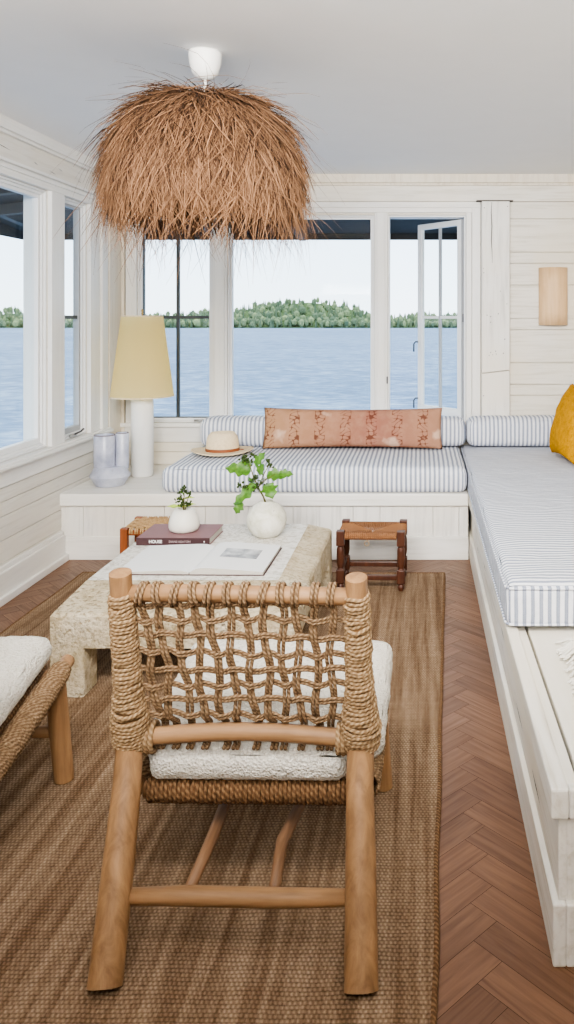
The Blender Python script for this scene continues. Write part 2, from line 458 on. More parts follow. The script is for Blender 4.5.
def water():
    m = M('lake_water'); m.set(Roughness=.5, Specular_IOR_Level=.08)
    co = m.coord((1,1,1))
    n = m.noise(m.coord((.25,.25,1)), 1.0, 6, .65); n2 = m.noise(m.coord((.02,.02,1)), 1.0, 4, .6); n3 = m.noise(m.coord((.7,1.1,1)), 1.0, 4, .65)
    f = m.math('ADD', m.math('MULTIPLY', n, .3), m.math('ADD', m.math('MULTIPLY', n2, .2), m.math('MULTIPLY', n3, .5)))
    m.color(m.ramp(f, [(.38, (.040,.088,.17)), (.5, (.095,.165,.275)), (.60, (.24,.32,.42))]))  # pale and dark ripple faces painted into the colour; real reflection kept low
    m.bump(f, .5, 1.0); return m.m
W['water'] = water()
W['hill'] = plain('far_hill_ground', (.09,.13,.06), 1.0, 0, nscale=.05, namt=.3)

# ------------------------------------------------------------------ layout numbers
XW = -2.165      # left wall face
YB = 5.75        # back wall face
XR = 1.27        # right wall face
YR = -2.2        # rear wall face
ZC = 2.475       # ceiling
T = .14
TL = .078

# ---- floor: herringbone blocks in one mesh
def make_floor():
    mb = MB()
    Wd = .085; n = 6; s2 = math.sqrt(2)
    X0 = .155 - (n-.5)*Wd/s2
    ud = Vector((1,1))/s2; vd = Vector((-1,1))/s2
    g = .0007
    xa, xb, ya, yb = XW-.02, XR+.02, YR-.02, YB+.02
    def clip(poly):
        def cut(P, ax, lim, sg):
            out = []
            for i in range(len(P)):
                a, b = P[i-1], P[i]
                ia = sg*(a[ax]-lim) <= 0; ib = sg*(b[ax]-lim) <= 0
                if ia != ib:
                    t = (lim-a[ax])/(b[ax]-a[ax]); out.append(tuple(a[k]+(b[k]-a[k])*t for k in range(4)))
                if ib: out.append(b)
            return out
        for ax, lim, sg in ((0,xa,-1),(0,xb,1),(1,ya,-1),(1,yb,1)):
            poly = cut(poly, ax, lim, sg)
            if len(poly) < 3: return None
        return poly
    def plank(a0, b0, la, lb, along_u):
        c = R.random(); off = R.random()*9
        pts = []
        for (a, b) in ((a0,b0),(a0+la,b0),(a0+la,b0+lb),(a0,b0+lb)):
            aa = a*Wd + (g if a == a0 else -g); bb = b*Wd + (g if b == b0 else -g)
            p = ud*aa + vd*bb
            uv = (aa-a0*Wd+off, bb-b0*Wd+off) if along_u else (bb-b0*Wd+off, aa-a0*Wd+off)
            pts.append((p.x+X0, p.y, uv[0], uv[1]))
        P = clip(pts)
        if P:
            mb.add([(p[0],p[1],0) for p in P], [tuple(range(len(P)))], [[(p[2],p[3]) for p in P]], c)
    for b in range(-90, 130):
        for k in range(-8, 9):
            plank(b+2*n*k, b, n, 1, True)
            plank(b, b-2*n+1-2*n*k, 1, n, False)
    o = mb.build('floor', W['oak'])
    # slab under the blocks
    s = MB().box(xa-.15, xb+.15, ya-.15, yb+.15, -.12, -.002).build('floor_gap', W['gap'], o)
    return struct(o)
floor = make_floor()
ceil = struct(MB().box(XW-T, XR+T, YR-T, YB+T, ZC, ZC+.1).build('ceiling', W['ceil']))

# ---- walls
ZS, ZH = .70, 2.19          # window sill / head (structural)
L_open = [(2.55, 4.65), (4.819, 5.20)]
B_open = [(-2.032, -1.490), (-1.384, -.327), (-.232, .331)]
def wall_left():
    mb = MB()
    mb.box(XW-TL, XW, YR-T, YB+T, 0, ZS); mb.box(XW-TL, XW, YR-T, YB+T, ZH, ZC)
    ys = [YR-T] + [v for p in L_open for v in p] + [YB+T]
    for i in range(0, len(ys), 2): mb.box(XW-TL, XW, ys[i], ys[i+1], ZS, ZH)
    z = [.16, .183, .30, .424, .50, .575]
    for a, b in zip(z[:-1], z[1:]):
        mb.box(XW, XW+.012, YR, YB-.0, a+.0018, b-.0018)
    return struct(mb.build('wall_left', W['white_y'], bevel=.002, bseg=1))
wall_left()
def wall_back():
    mb = MB()
    mb.box(XW, XR+T, YB, YB+T, 0, ZS); mb.box(XW, XR+T, YB, YB+T, ZH, ZC)
    xs = [XW] + [v for p in B_open for v in p] + [XR+T]
    for i in range(0, len(xs), 2): mb.box(xs[i], xs[i+1], YB, YB+T, ZS, ZH)
    # horizontal boards right of the timber post, and under the sill
    z = [.40, .66, .896, .974, 1.13, 1.365, 1.446, 1.685, 1.841, 1.92, 2.16, 2.284]
    for a, b in zip(z[:-1], z[1:]):
        mb.box(.60, XR, YB-.018, YB, a+.0032, b-.0032)
    for a, b in ((.40,.49),(.49,.56)):
        mb.box(XW, .44, YB-.012, YB, a+.0015, b-.0015)
    return struct(mb.build('wall_back', W['white_x'], bevel=.002, bseg=1))
wall_back()
def wall_right():
    mb = MB(); mb.box(XR, XR+T, YR-T, YB, 0, ZC)
    for k in range(10):
        z = .05+k*.235
        mb.box(XR-.015, XR, YR, YB, z+.002, z+.233)
    return struct(mb.build('wall_right', W['white_y'], bevel=.002, bseg=1))
wall_right()
def wall_rear():
    mb = MB(); mb.box(XW, XR, YR-T, YR, 0, ZC)
    return struct(mb.build('wall_rear', W['white_x']))
wall_rear()

# ---- baseboard on the left wall
mb = MB(); ye = 4.788
mb.box(XW+.0125, XW+.045, YR, ye, 0, .155); mb.box(XW+.0125, XW+.032, YR, ye, .155, .178); mb.box(XW+.045, XW+.066, YR, ye, 0, .04)
struct(mb.build('baseboard_left', W['trim_y'], bevel=.004))

# ---- header beams, crown and casings
def S(name, mb, mat, bevel=.003): return struct(mb.build(name, mat, bevel=bevel))
mb = MB(); mb.box(XW, XR, YB-.03, YB, 2.284, 2.413); S('trim_1', mb, W['white_x'])
mb = MB(); mb.box(XW, XR, YB-.065, YB, 2.413, ZC); mb.box(XW, XR, YB-.05, YB, 2.396, 2.413); S('trim_2', mb, W['cream_z'])
mb = MB(); mb.box(XW, XW+.03, YR, YB-.066, 2.275, 2.396); S('trim_3', mb, W['white_y'])
mb = MB(); mb.box(XW, XW+.065, YR, YB-.066, 2.413, ZC); mb.box(XW, XW+.05, YR, YB-.066, 2.396, 2.413); S('trim_4', mb, W['trim_y'])
# head casing strips
mb = MB(); mb.box(XW+.02, .435, YB-.022, YB, 2.205, 2.283); mb.box(XW+.02, .435, YB-.034, YB, 2.24, 2.262); S('trim_5', mb, W['trim_x'])
mb = MB(); mb.box(XW, XW+.026, YR, 5.5, 2.19, 2.272); mb.box(XW, XW+.040, YR, 5.5, 2.225, 2.245); mb.box(XW, XW+.046, YR, 5.5, 2.255, 2.272); S('trim_6', mb, W['trim_y'])
# sill + apron on the left wall
mb = MB(); mb.box(XW, XW+.060, YR, 5.5, .672, .690); mb.box(XW, XW+.045, YR, 5.5, .690, .702); mb.box(XW, XW+.022, YR, 5.5, .578, .672); S('trim_7', mb, W['trim_y'])
# sill + apron on the back wall
mb = MB(); mb.box(XW+.02, .435, YB-.05, YB, .672, .70); mb.box(XW+.02, .435, YB-.022, YB, .562, .672); S('trim_8', mb, W['trim_x'])
# left-wall vertical casings
mb = MB()
for a, b in ((2.42,2.55),(4.65,4.819)):
    mb.box(XW, XW+.026, a, b, .702, 2.19)
mb.box(XW, XW+.026, 5.20, 5.30, .702, 2.19); mb.box(XW, XW+.018, 5.30, 5.37, .702, 2.19); mb.box(XW, XW+.034, 5.37, 5.42, .702, 2.19); mb.box(XW, XW+.022, 5.425, 5.50, .702, 2.19)
S('trim_9', mb, W['trim_z'])
# corner post (cream) where the two window walls meet
mb = MB(); mb.box(XW, XW+.030, 5.51, YB, .562, 2.27); mb.box(XW, XW+.05, YB-.03, YB, .562, 2.27); S('trim_10', mb, W['cream_z'])
# back-wall mullion casings
mb = MB()
mb.box(-2.108, -2.032, YB-.022, YB, .70, 2.205)
for a, b in ((-1.490,-1.384),(-.327,-.232)):
    mb.box(a, b, YB-.012, YB, .70, 2.205)
    mb.box(a+.018, b-.018, YB-.026, YB-.012, .70, 2.205)
mb.box(.331, .37, YB-.022, YB, .70, 2.205); mb.box(.372, .432, YB-.03, YB, .70, 2.28)
S('trim_11', mb, W['trim_z'])
# rough timber post
mb = MB()
def plate(y0): return [(.437, y0), (.636, y0)]
z1 = 1.07
mb.add([(.437,YB-.085,.40),(.636,YB-.085,.40),(.636,YB,.40),(.437,YB,.40),(.437,YB-.085,1.055),(.636,YB-.085,1.078),(.636,YB,1.078),(.437,YB,1.055)],
       [(0,3,2,1),(4,5,6,7),(0,1,5,4),(1,2,6,5),(2,3,7,6),(3,0,4,7)])
mb.add([(.437,YB-.088,1.059),(.636,YB-.088,1.082),(.636,YB,1.082),(.437,YB,1.059),(.437,YB-.088,2.278),(.636,YB-.088,2.278),(.636,YB,2.278),(.437,YB,2.278)],
       [(0,3,2,1),(4,5,6,7),(0,1,5,4),(1,2,6,5),(2,3,7,6),(3,0,4,7)])
post = S('trim_12', mb, W['white_z'], .006)
mb = MB(); mb.box(.40, .66, YB-.093, YB-.03, 2.278, 2.284); mb.build('iron_plate', W['nail'], post)
mb = MB()
pz = [2.27, 2.2, 2.1, 2.0, 1.92, 1.84]; px_ = [.508, .504, .509, .505, .510, .512]; ww = [.0012, .0025, .0032, .003, .002, .0008]
vs = []
for z, x, w in zip(pz, px_, ww): vs += [(x-w, YB-.0889, z), (x+w, YB-.0889, z)]
mb.add(vs, [(2*i, 2*i+1, 2*i+3, 2*i+2) for i in range(5)])
for (x, z) in ((.59,1.20),(.54,1.195),(.515,1.19),(.50,1.205),(.49,1.185),(.535,1.215),(.555,1.48),(.60,1.30),(.45,1.80),(.452,1.77),(.455,2.23),(.62,2.24),(.615,1.55),(.50,1.46),(.475,1.47),(.50,1.42),(.57,1.64),(.45,.90),(.61,.62)):
    r = R.uniform(.0025, .0045)
    mb.add([(x+r*math.cos(a), YB-.0889, z+r*math.sin(a)) for a in [k*PI/4 for k in range(8)]], [tuple(range(8))])
mb.build('crack_and_nails', W['nail'], post)
# dark check marks on the left header beam
mb = MB()
for (y, z, L_, w) in ((4.02,2.335,.16,.0022),(4.42,2.315,.05,.0025),(4.60,2.30,.10,.0018),(4.72,2.335,.06,.002),(5.0,2.31,.04,.0018)):
    mb.add([(XW+.0305,y,z),(XW+.0305,y+L_*.5,z-.006-w),(XW+.0305,y+L_,z-.012),(XW+.0305,y+L_*.5,z-.006+w)], [(0,1,2,3)])
mb.build('check_marks', W['nail'], bpy.data.objects['trim_3'])

# ---- windows
def frame_box(mb, ax, a0, a1, z0, z1, d0, d1, w, wb=None):
    """rectangular frame of four bars; ax='x' lies in a wall running along X, 'y' along Y; d = depth range"""
    wb = wb or w
    def bx(p0, p1, q0, q1):
        if ax == 'x': mb.box(p0, p1, d0, d1, q0, q1)
        else: mb.box(d0, d1, p0, p1, q0, q1)
    bx(a0, a0+w, z0, z1); bx(a1-w, a1, z0, z1); bx(a0+w, a1-w, z0, z0+wb); bx(a0+w, a1-w, z1-w, z1)
def window(n, ax, a0, a1, z0, z1, face, sgn, sash_mat, sash_w, muntins=(), munt_mat=None, bottom=.03, pane=True, deep=.135):
    """face: coordinate of the interior wall face, sgn: +1 if outside is at +, else -1"""
    mb = MB(); e = .0015
    d = lambda a, b: sorted((face+sgn*a, face+sgn*b))
    frame_box(mb, ax, a0+e, a1-e, z0+e, z1-e, *d(.004, deep), .012)
    o = struct(mb.build('window_%d' % n, W['sash_w'], bevel=.002, bseg=1))
    if pane:
        mb = MB(); frame_box(mb, ax, a0+.0135, a1-.0135, z0+.0135, z1-.0135, *d(.018, .032), .016)
        mb.build('stop', W['sash_w'], o, bevel=.002, bseg=1)
        mb = MB(); frame_box(mb, ax, a0+.0135, a1-.0135, z0+.0135, z1-.0135, *d(.033, .072), sash_w, bottom)
        mb.build('sash', sash_mat, o, bevel=.003)
        ga, gb, gz0, gz1 = a0+.0135+sash_w-.004, a1-.0135-sash_w+.004, z0+.0135+bottom-.004, z1-.0135-sash_w+.004
        mb = MB(); g0, g1 = d(.052, .056)
        if ax == 'x': mb.box(ga, gb, g0, g1, gz0, gz1)
        else: mb.box(g0, g1, ga, gb, gz0, gz1)
        mb.build('pane', W['glass'], o)
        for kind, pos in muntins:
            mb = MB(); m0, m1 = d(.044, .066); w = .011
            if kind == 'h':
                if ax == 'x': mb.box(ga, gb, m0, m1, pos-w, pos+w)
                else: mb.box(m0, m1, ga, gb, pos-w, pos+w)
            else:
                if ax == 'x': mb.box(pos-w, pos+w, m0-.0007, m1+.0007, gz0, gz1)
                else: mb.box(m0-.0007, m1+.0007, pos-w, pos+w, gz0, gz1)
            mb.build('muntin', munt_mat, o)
    return o
w1 = window(1, 'y', 2.55, 4.65, ZS, ZH, XW, -1, W['sash_w'], .034, (), None, .045)
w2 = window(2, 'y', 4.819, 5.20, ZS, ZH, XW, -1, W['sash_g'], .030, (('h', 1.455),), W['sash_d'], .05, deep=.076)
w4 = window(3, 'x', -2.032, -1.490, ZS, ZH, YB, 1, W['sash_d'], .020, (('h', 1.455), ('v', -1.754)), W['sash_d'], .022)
w5 = window(4, 'x', -1.384, -.327, ZS, ZH, YB, 1, W['sash_w'], .010, (), None, .012)
w6 = window(5, 'x', -.232, .331, ZS, ZH, YB, 1, W['sash_w'], .03, pane=False)
# open casement sash, hinged on its right edge and swung out
def open_sash():
    Wd, z0, z1 = .475, ZS+.02, ZH-.02
    e = bpy.data.objects.new('open_sash', None); col.objects.link(e); e.parent = w6
    # built around the hinge at x=0, extending to -x, then turned
    ang = -rad(48)
    def rot(o): o.rotation_euler = (0,0,ang); o.location = (.312, YB+.10, 0); return o
    mb = MB(); frame_box(mb, 'x', -Wd, 0, z0, z1, -.017, .017, .042, .06)
    f = mb.build('sash', W['sash_w'], w6, bevel=.003); rot(f)
    mb = MB(); frame_box(mb, 'x', -Wd-.0, .0, z0, z1, .0175, .026, .02, .03); mb.build('outer_frame', W['sash_g'], f)
    MB().box(.0005, .012, -.017, .026, z0, z1).build('edge_strip', W['sash_g'], f)
    MB().box(-Wd+.038, -.038, -.002, .002, z0+.055, z1-.038).build('pane', W['glass'], f)
    MB().box(-Wd+.040, -.040, -.009, -.003, 1.445, 1.465).build('muntin', W['sash_w'], f)
    mb = MB(); mb.box(-Wd/2-.009, -Wd/2+.009, -.0095, .0095, z0+.055, z1-.038); mb.build('muntin', W['sash_g'], f)
    for z in (1.235, .80):
        mb = MB(); mb.tube([(-Wd+.006,-.018,z+.03),(-Wd-.004,-.036,z+.032),(-Wd-.016,-.042,z+.015),(-Wd-.016,-.042,z-.045)], .0055, 8)
        mb.build('latch', W['metal_d'], f, True)
    MB().box(.0125,.021,-.014,.016,1.42,1.48).build('hinge', W['metal_d'], f)
    bpy.data.objects.remove(e)
open_sash()
# catch on the closed left casement and strike on the mullion, window cranks
def crank(parent, p, along):
    mb = MB(); p = Vector(p); a = Vector(along)
    mb.tube([p-a*.035, p+a*.035], .011, 10); 
    o = mb.build('crank', W['metal_g'], parent, True)
    mb = MB(); mb.tube([p+Vector((.012,0,.008)), p+a*.04+Vector((.03,0,.018)), p+a*.075+Vector((.034,0,.030))], [.006,.005,.007], 8)
    mb.build('crank_handle', W['metal_d'], o, True)
crank(w2, (XW+.005, 4.98, ZS+.02), (0,1,0))
mb = MB(); mb.tube([(-1.62, YB-.010, ZS+.016),(-1.555, YB-.012, ZS+.018)], .008, 8); mb.build('catch', W['metal_g'], w4, True)
mb = MB(); mb.box(-.240, -.231, YB-.018, YB-.01, .98, 1.03); mb.build('strike', W['metal_d'], w6)

# ---- outside: eaves, lake, far shore
mb = MB()
def slab(x0,x1,y0,y1,za,zb,ax):
    pass
# back eave: underside slopes down outwards
EY, EX = 7.1, -3.5
zi, zo = 2.34, 2.20
mb.add([(EX,5.9,zi),(1.9,5.9,zi),(1.9,EY,zo),(EX,EY,zo),(EX,5.9,zi+.08),(1.9,5.9,zi+.08),(1.9,EY,zo+.12),(EX,EY,zo+.12)],
       [(0,3,2,1),(4,5,6,7),(0,1,5,4),(1,2,6,5),(2,3,7,6),(3,0,4,7)])
mb.box(EX, 1.9, EY+.001, EY+.03, 2.145, zo+.15)
eb = struct(mb.build('trim_13', W['soffit']))
mb = MB()
x = -3.2
while x < 1.8:
    mb.add([(x-.03,5.9,zi-.002),(x+.03,5.9,zi-.002),(x+.03,EY-.002,zo-.002),(x-.03,EY-.002,zo-.002),(x-.03,5.9,zi-.09),(x+.03,5.9,zi-.09),(x+.03,EY-.002,2.135),(x-.03,EY-.002,2.135)],
       [(0,1,2,3),(4,7,6,5),(0,4,5,1),(1,5,6,2),(2,6,7,3),(3,7,4,0)])
    x += .72
mb.build('rafter_tails', W['rafter'], eb)
mb = MB()
mb.add([(XW-T-.01,-2.5,zi),(EX,-2.5,zo),(EX,5.89,zo),(XW-T-.01,5.89,zi),(XW-T-.01,-2.5,zi+.08),(EX,-2.5,zo+.12),(EX,5.89,zo+.12),(XW-T-.01,5.89,zi+.08)],
       [(0,1,2,3),(4,7,6,5),(0,4,5,1),(1,5,6,2),(2,6,7,3),(3,7,4,0)])
mb.box(EX-.03, EX-.001, -2.5, EY, 2.145, zo+.15)
el = struct(mb.build('trim_14', W['soffit']))
mb = MB()
y = -2.2
while y < 5.9:
    mb.add([(XW-T-.01,y-.03,zi-.002),(EX+.002,y-.03,zo-.002),(EX+.002,y+.03,zo-.002),(XW-T-.01,y+.03,zi-.002),(XW-T-.01,y-.03,zi-.09),(EX+.002,y-.03,2.135),(EX+.002,y+.03,2.135),(XW-T-.01,y+.03,zi-.09)],
       [(0,1,2,3),(4,7,6,5),(0,4,5,1),(1,5,6,2),(2,6,7,3),(3,7,4,0)])
    y += .72
mb.build('rafter_tails', W['rafter'], el)

ZL = -4.0
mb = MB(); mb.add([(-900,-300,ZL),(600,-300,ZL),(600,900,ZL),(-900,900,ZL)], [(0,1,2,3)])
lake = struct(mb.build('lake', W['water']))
# far hillside and forest
prof = [(-700,6),(-400,9),(-150,13),(0,11),(14,13),(40,10),(70,6),(142,8),(208,12),(231,13),(270,17),(310,19),(345,16),(371,10.5),(390,7),(430,10),(470,9),(560,8),(700,8)]
def crest(px):
    for (a, ha), (b, hb) in zip(prof[:-1], prof[1:]):
        if a <= px <= b: return ha + (hb-ha)*(px-a)/(b-a)
    return 8
def shore(px, k):           # k 0..1 from the waterline to the crest
    Y = 436 + 160*k
    return ((px-420)/800*Y, Y, ZL + (crest(px)-5)*.98*(k**.8)*1.25)
mb = MB(); pxs = [-700+12*i for i in range(118)]
vs = [shore(p, k/5) for k in range(6) for p in pxs]
n_ = len(pxs); mb.add(vs, [(k*n_+i, k*n_+i+1, (k+1)*n_+i+1, (k+1)*n_+i) for k in range(5) for i in range(n_-1)])
struct(mb.build('hillside', W['hill'], smooth=True))
mb = MB()
ico = bmesh.new(); bmesh.ops.create_icosphere(ico, subdivisions=1, radius=1)
iv = [v.co.copy() for v in ico.verts]; iff = [tuple(v.index for v in f.verts) for f in ico.faces]; ico.free()
for i in range(3600):
    px = R.uniform(-560, 640); k = R.random()**1.3
    if R.random() < .3: k = R.random()*.06
    x, y, z = shore(px, k)
    h = R.uniform(3.2, 6.0) * (1 if k > .1 else .85); w = h*R.uniform(.22, .42)
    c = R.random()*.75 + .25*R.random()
    if R.random() < .45:   # conifer
        w = h*.2; a0 = R.random()
        vs = [(x+w*math.cos(a0+j*PI/3), y+w*math.sin(a0+j*PI/3), z) for j in range(6)] + [(x, y, z+h*1.15)]
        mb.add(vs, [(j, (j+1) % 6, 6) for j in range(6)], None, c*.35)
    else:
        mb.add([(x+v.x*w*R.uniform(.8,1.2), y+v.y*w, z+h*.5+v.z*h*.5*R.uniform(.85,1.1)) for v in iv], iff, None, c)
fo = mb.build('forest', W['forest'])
fo['kind'] = 'stuff'; tag(fo, 'hazy green mixed forest covering the far shore of the lake', 'trees')

# ------------------------------------------------------------------ built-in benches
HB = .398; PL = .14
b1 = thing('built_in_bench', 'white painted window bench running along the back wall below the lake windows', 'bench', (0,4.793,0))
# local y: 0 = front
D = YB-4.793
mb = MB(); mb.box(XW, .291, 0, .03, 0, PL); mb.build('plinth', W['bench_x'], b1, bevel=.004)
mb = MB()
gp = [57,83,124,164,205,248,293,353,380,433,459,470]
gx = [(p-420)*4.80/800 for p in gp]; gx[0] = XW+.001; gx[-1] = .290
for a, b in zip(gx[:-1], gx[1:]): mb.box(a+.0012, b-.0012, .012, .03, PL, HB-.075)
mb.box(XW, .291, .031, .05, 0, HB-.075)
mb.build('panel_boards', W['white_z'], b1, bevel=.002, bseg=1)
mb = MB(); mb.box(XW+.0005, .291, -.012, .11, HB-.075, HB); mb.build('front_cap', W['bench_x'], b1, bevel=.008)
mb = MB(); mb.box(XW+.0005, .291, .112, D-.019, HB-.03, HB-.002); mb.build('deck', W['bench_x'], b1, bevel=.003)

b2 = thing('built_in_bench', 'long white painted bench on the right with its bare near end open to view', 'bench', (.297,1.785,0))
Ln = YB-1.785; Dr = XR-.297-.016
mb = MB(); mb.box(.0, .03, 0, Ln-.019, 0, PL); mb.box(.03, Dr, 0, .03, 0, PL); mb.build('plinth', W['bench_y'], b2, bevel=.004)
mb = MB(); mb.box(.014, .034, .014, Ln-.019, PL, HB-.075); mb.box(.034, Dr, .014, .034, PL, HB-.075)
mb.build('panel_boards', W['bench_y'], b2, bevel=.002)
mb = MB(); mb.box(-.004, .036, 0, Ln-.019, HB-.07, HB); mb.build('front_cap', W['bench_y'], b2, bevel=.006)
mb = MB(); mb.box(.0365, Dr, 0, .030, HB-.07, HB); mb.build('end_cap', W['bench_x'], b2, bevel=.006)
mb = MB(); mb.box(.0365, .064, .031, Ln-.019, HB-.05, HB-.012); mb.build('ledger', W['deck'], b2, bevel=.003)
mb = MB(); mb.box(.072, Dr, .031, Ln-.019, HB-.045, HB-.010); mb.build('lid', W['deck'], b2, bevel=.003)
mb = MB(); mb.box(.064, .072, .20, Ln-.019, HB-.05, HB-.043); mb.build('hinge_gap', W['black_line'], b2)
# dark shakes in the long side board
mb = MB()
for (y, z, L_, w) in ((.62,.20,.20,.003),(1.15,.26,.16,.003),(.28,.19,.16,.004),(2.0,.25,.14,.003),(2.45,.20,.12,.003),(2.8,.27,.1,.003)):
    mb = MB(); mb.add([(.0135,y,z),(.0135,y+L_*.5,z+.004-w),(.0135,y+L_,z+.010),(.0135,y+L_*.5,z+.004+w)], [(0,1,2,3)])
    mb.build('wood_check', W['black_line'], b2)

# ------------------------------------------------------------------ soft things
def rounded_box(mb, sx, sy, sz, r, nx, ny, nz, uvfn, puff=.0, seed=0, wr=.004, wfreq=6):
    """closed rounded box, origin at bottom centre; uvfn(p, normal_axis)->u"""
    hx, hy, hz = sx/2, sy/2, sz/2
    def soft(p):
        q = Vector((max(-hx+r, min(hx-r, p.x)), max(-hy+r, min(hy-r, p.y)), max(-hz+r, min(hz-r, p.z))))
        d = p-q
        if d.length > 1e-9: p = q + d.normalized()*r*(min(1, d.length/r) if False else 1)
        else: pass
        return p
    def lin_(n, h):
        # denser near the edges
        out = []
        for i in range(n+1):
            t = i/n*2-1
            out.append(h*t)
        extra = [h-r*k for k in (0,.25,.5,.8)]
        out = [o for o in out if abs(o) < h-r*1.1] + extra + [-e for e in extra]
        return sorted(set(round(o, 5) for o in out))
    X, Y, Z = lin_(nx, hx), lin_(ny, hy), lin_(nz, hz)
    faces6 = [('z',1),('z',-1),('y',-1),('y',1),('x',-1),('x',1)]
    for ax, sg in faces6:
        A, B = {'z': (X, Y), 'y': (X, Z), 'x': (Y, Z)}[ax]
        vs = []; src = []
        for b in B:
            for a in A:
                if ax == 'z': p = Vector((a, b, sg*hz))
                elif ax == 'y': p = Vector((a, sg*hy, b))
                else: p = Vector((sg*hx, a, b))
                src.append(p.copy()); p = soft(p)
                u, v = p.x/hx, p.y/hy
                if ax == 'z' or abs(p.z) > hz-r:
                    pf = puff*(1-u**4)*(1-v**4)
                    p.z += pf*(1 if p.z > 0 else 0)
                w = mnoise.noise(Vector((p.x*wfreq+seed, p.y*wfreq, p.z*wfreq)))
                w2 = mnoise.noise(Vector((p.x*wfreq*3+seed, p.y*wfreq*3, p.z*wfreq*3)))
                d = (w*wr + w2*wr*.4)
                if p.z > -hz+r*.5:
                    if ax == 'z': p.z += d
                    elif ax == 'y': p.y += d*sg*.8
                    else: p.x += d*sg*.8
                p.z += hz
                vs.append(p)
        nA = len(A); fs = []; us = []
        for j in range(len(B)-1):
            for i in range(nA-1):
                q = [j*nA+i, j*nA+i+1, (j+1)*nA+i+1, (j+1)*nA+i]
                rev = (sg < 0) != (ax == 'y')
                if rev: q.reverse()
                fs.append(tuple(q)); us.append([uvfn(src[k], ax) for k in q])
        mb.add(vs, fs, us)

def weld(o, d=.0004):
    bm = bmesh.new(); bm.from_mesh(o.data); bmesh.ops.remove_doubles(bm, verts=bm.verts, dist=d)
    bm.to_mesh(o.data); bm.free(); return o

def piping(mb, sx, sy, z, r, rr=.006, n=10):
    pts = []
    hx, hy = sx/2, sy/2
    for (cx, cy, a0) in ((hx-r,hy-r,0),(-hx+r,hy-r,PI/2),(-hx+r,-hy+r,PI),(hx-r,-hy+r,3*PI/2)):
        for k in range(7):
            a = a0+PI/2*k/6; pts.append((cx+r*math.cos(a), cy+r*math.sin(a), z))
    P = []
    for i in range(len(pts)):
        a, b = Vector(pts[i]), Vector(pts[(i+1) % len(pts)])
        m = max(1, int((b-a).length/.12))
        for k in range(m): P.append(a.lerp(b, k/m))
    mb.tube(P, rr, 8, closed=True)

MT = .153
# back mattress
sx, sy = 1.840, 5.69-4.790
m1 = thing('bench_mattress', 'blue and white striped mattress along the back window bench under the straw hat', 'mattress', (-1.560+sx/2+.004, 4.790+sy/2, HB+.001))
mb = MB(); rounded_box(mb, sx, sy, MT, .046, 60, 26, 6, lambda p, ax: ((p.y if ax == 'x' else p.x), p.z), .012, 1.3, .004)
weld(mb.build('mattress_body', W['stripe'], m1, True))
# right mattress
sx2, sy2 = XR-.016-.294-.004, 5.69-2.70
m2 = thing('bench_mattress', 'blue and white striped mattress on the long right bench under the mustard pillow', 'mattress', (.291+sx2/2, 2.70+sy2/2, HB+.001))
mb = MB(); rounded_box(mb, sx2, sy2, MT, .034, 30, 110, 6, lambda p, ax: ((p.x if ax == 'y' else p.y), p.z), .012, 4.1, .0055, 7)
weld(mb.build('mattress_body', W['stripe'], m2, True))
for base, a, b in ((m2, sx2, sy2),):
    mb = MB(); piping(mb, a+.001, b+.001, MT-.016, .03, .0045); piping(mb, a+.001, b+.001, .016, .03, .0045)
    mb.build('piping', W['stripe'], base, True)
# bolsters
ZM = HB+MT+.013
def bolster(label, x0, x1, y0, y1, z, h, along='x', seed=0):
    sx, sy = x1-x0, y1-y0
    t = thing('bolster', label, 'bolster', ((x0+x1)/2, (y0+y1)/2, z))
    mb = MB(); rounded_box(mb, sx, sy, h, .06, 60 if along == 'x' else 10, 10 if along == 'x' else 60, 8, lambda p, ax: ((p.x if along == 'x' else p.y), p.z), .006, seed, .004)
    weld(mb.build('bolster_body', W['stripe'], t, True)); return t
bolster('long striped bolster leaning below the windows behind the terracotta lumbar pillow', -1.52, .318, 5.475, 5.69, ZM, .195, seed=2)
bolster('striped bolster on the right, against the boarded wall beside the rough post', .322, 1.24, 5.475, 5.69, ZM, .195, seed=5)
bolster('striped bolster along the right wall behind the mustard pillow', 1.12, 1.245, 3.1, 5.46, ZM, .20, 'y', seed=8)

def cushion(mb, w, h, t, nu=40, nv=24, pinch=.06, seed=0, amp=.006, xp=None):
    """pillow standing in XZ plane, centre bottom at origin, thickness along Y"""
    def f(sgn):
        def g(u, v):
            a, b = 2*u-1, 2*v-1
            e = (1-abs(a)**2.6)*(1-abs(b)**2.6)
            th = t/2*max(e, 0)**.45
            x = a*w/2*(1-(pinch if xp is None else xp)*(1-b*b)*abs(a)**2*.8); z = b*h/2*(1-pinch*(1-a*a)**.8*abs(b)**2)
            n = mnoise.noise(Vector((x*9+seed, z*9, sgn*2)))*amp + mnoise.noise(Vector((x*22+seed, z*22, sgn*2)))*amp*.5
            return (x, sgn*(th + (n if e > .02 else 0)), z+h/2)
        return g
    mb.grid(f(-1), nu, nv); mb.grid(f(1), nu, nv, True)
# lumbar pillow
t = thing('lumbar_pillow', 'long faded terracotta patterned lumbar pillow leaning on the striped bolster', 'pillow', (-.455, 5.372, ZM+.006))
mb = MB(); cushion(mb, 1.212, .280, .125, 70, 22, .11, 3, .007, .022); o = weld(mb.build('pillow_body', W['kilim'], t, True)); o.rotation_euler = (rad(-14),0,rad(-.5))
o['rotation_note'] = 0; del o['rotation_note']
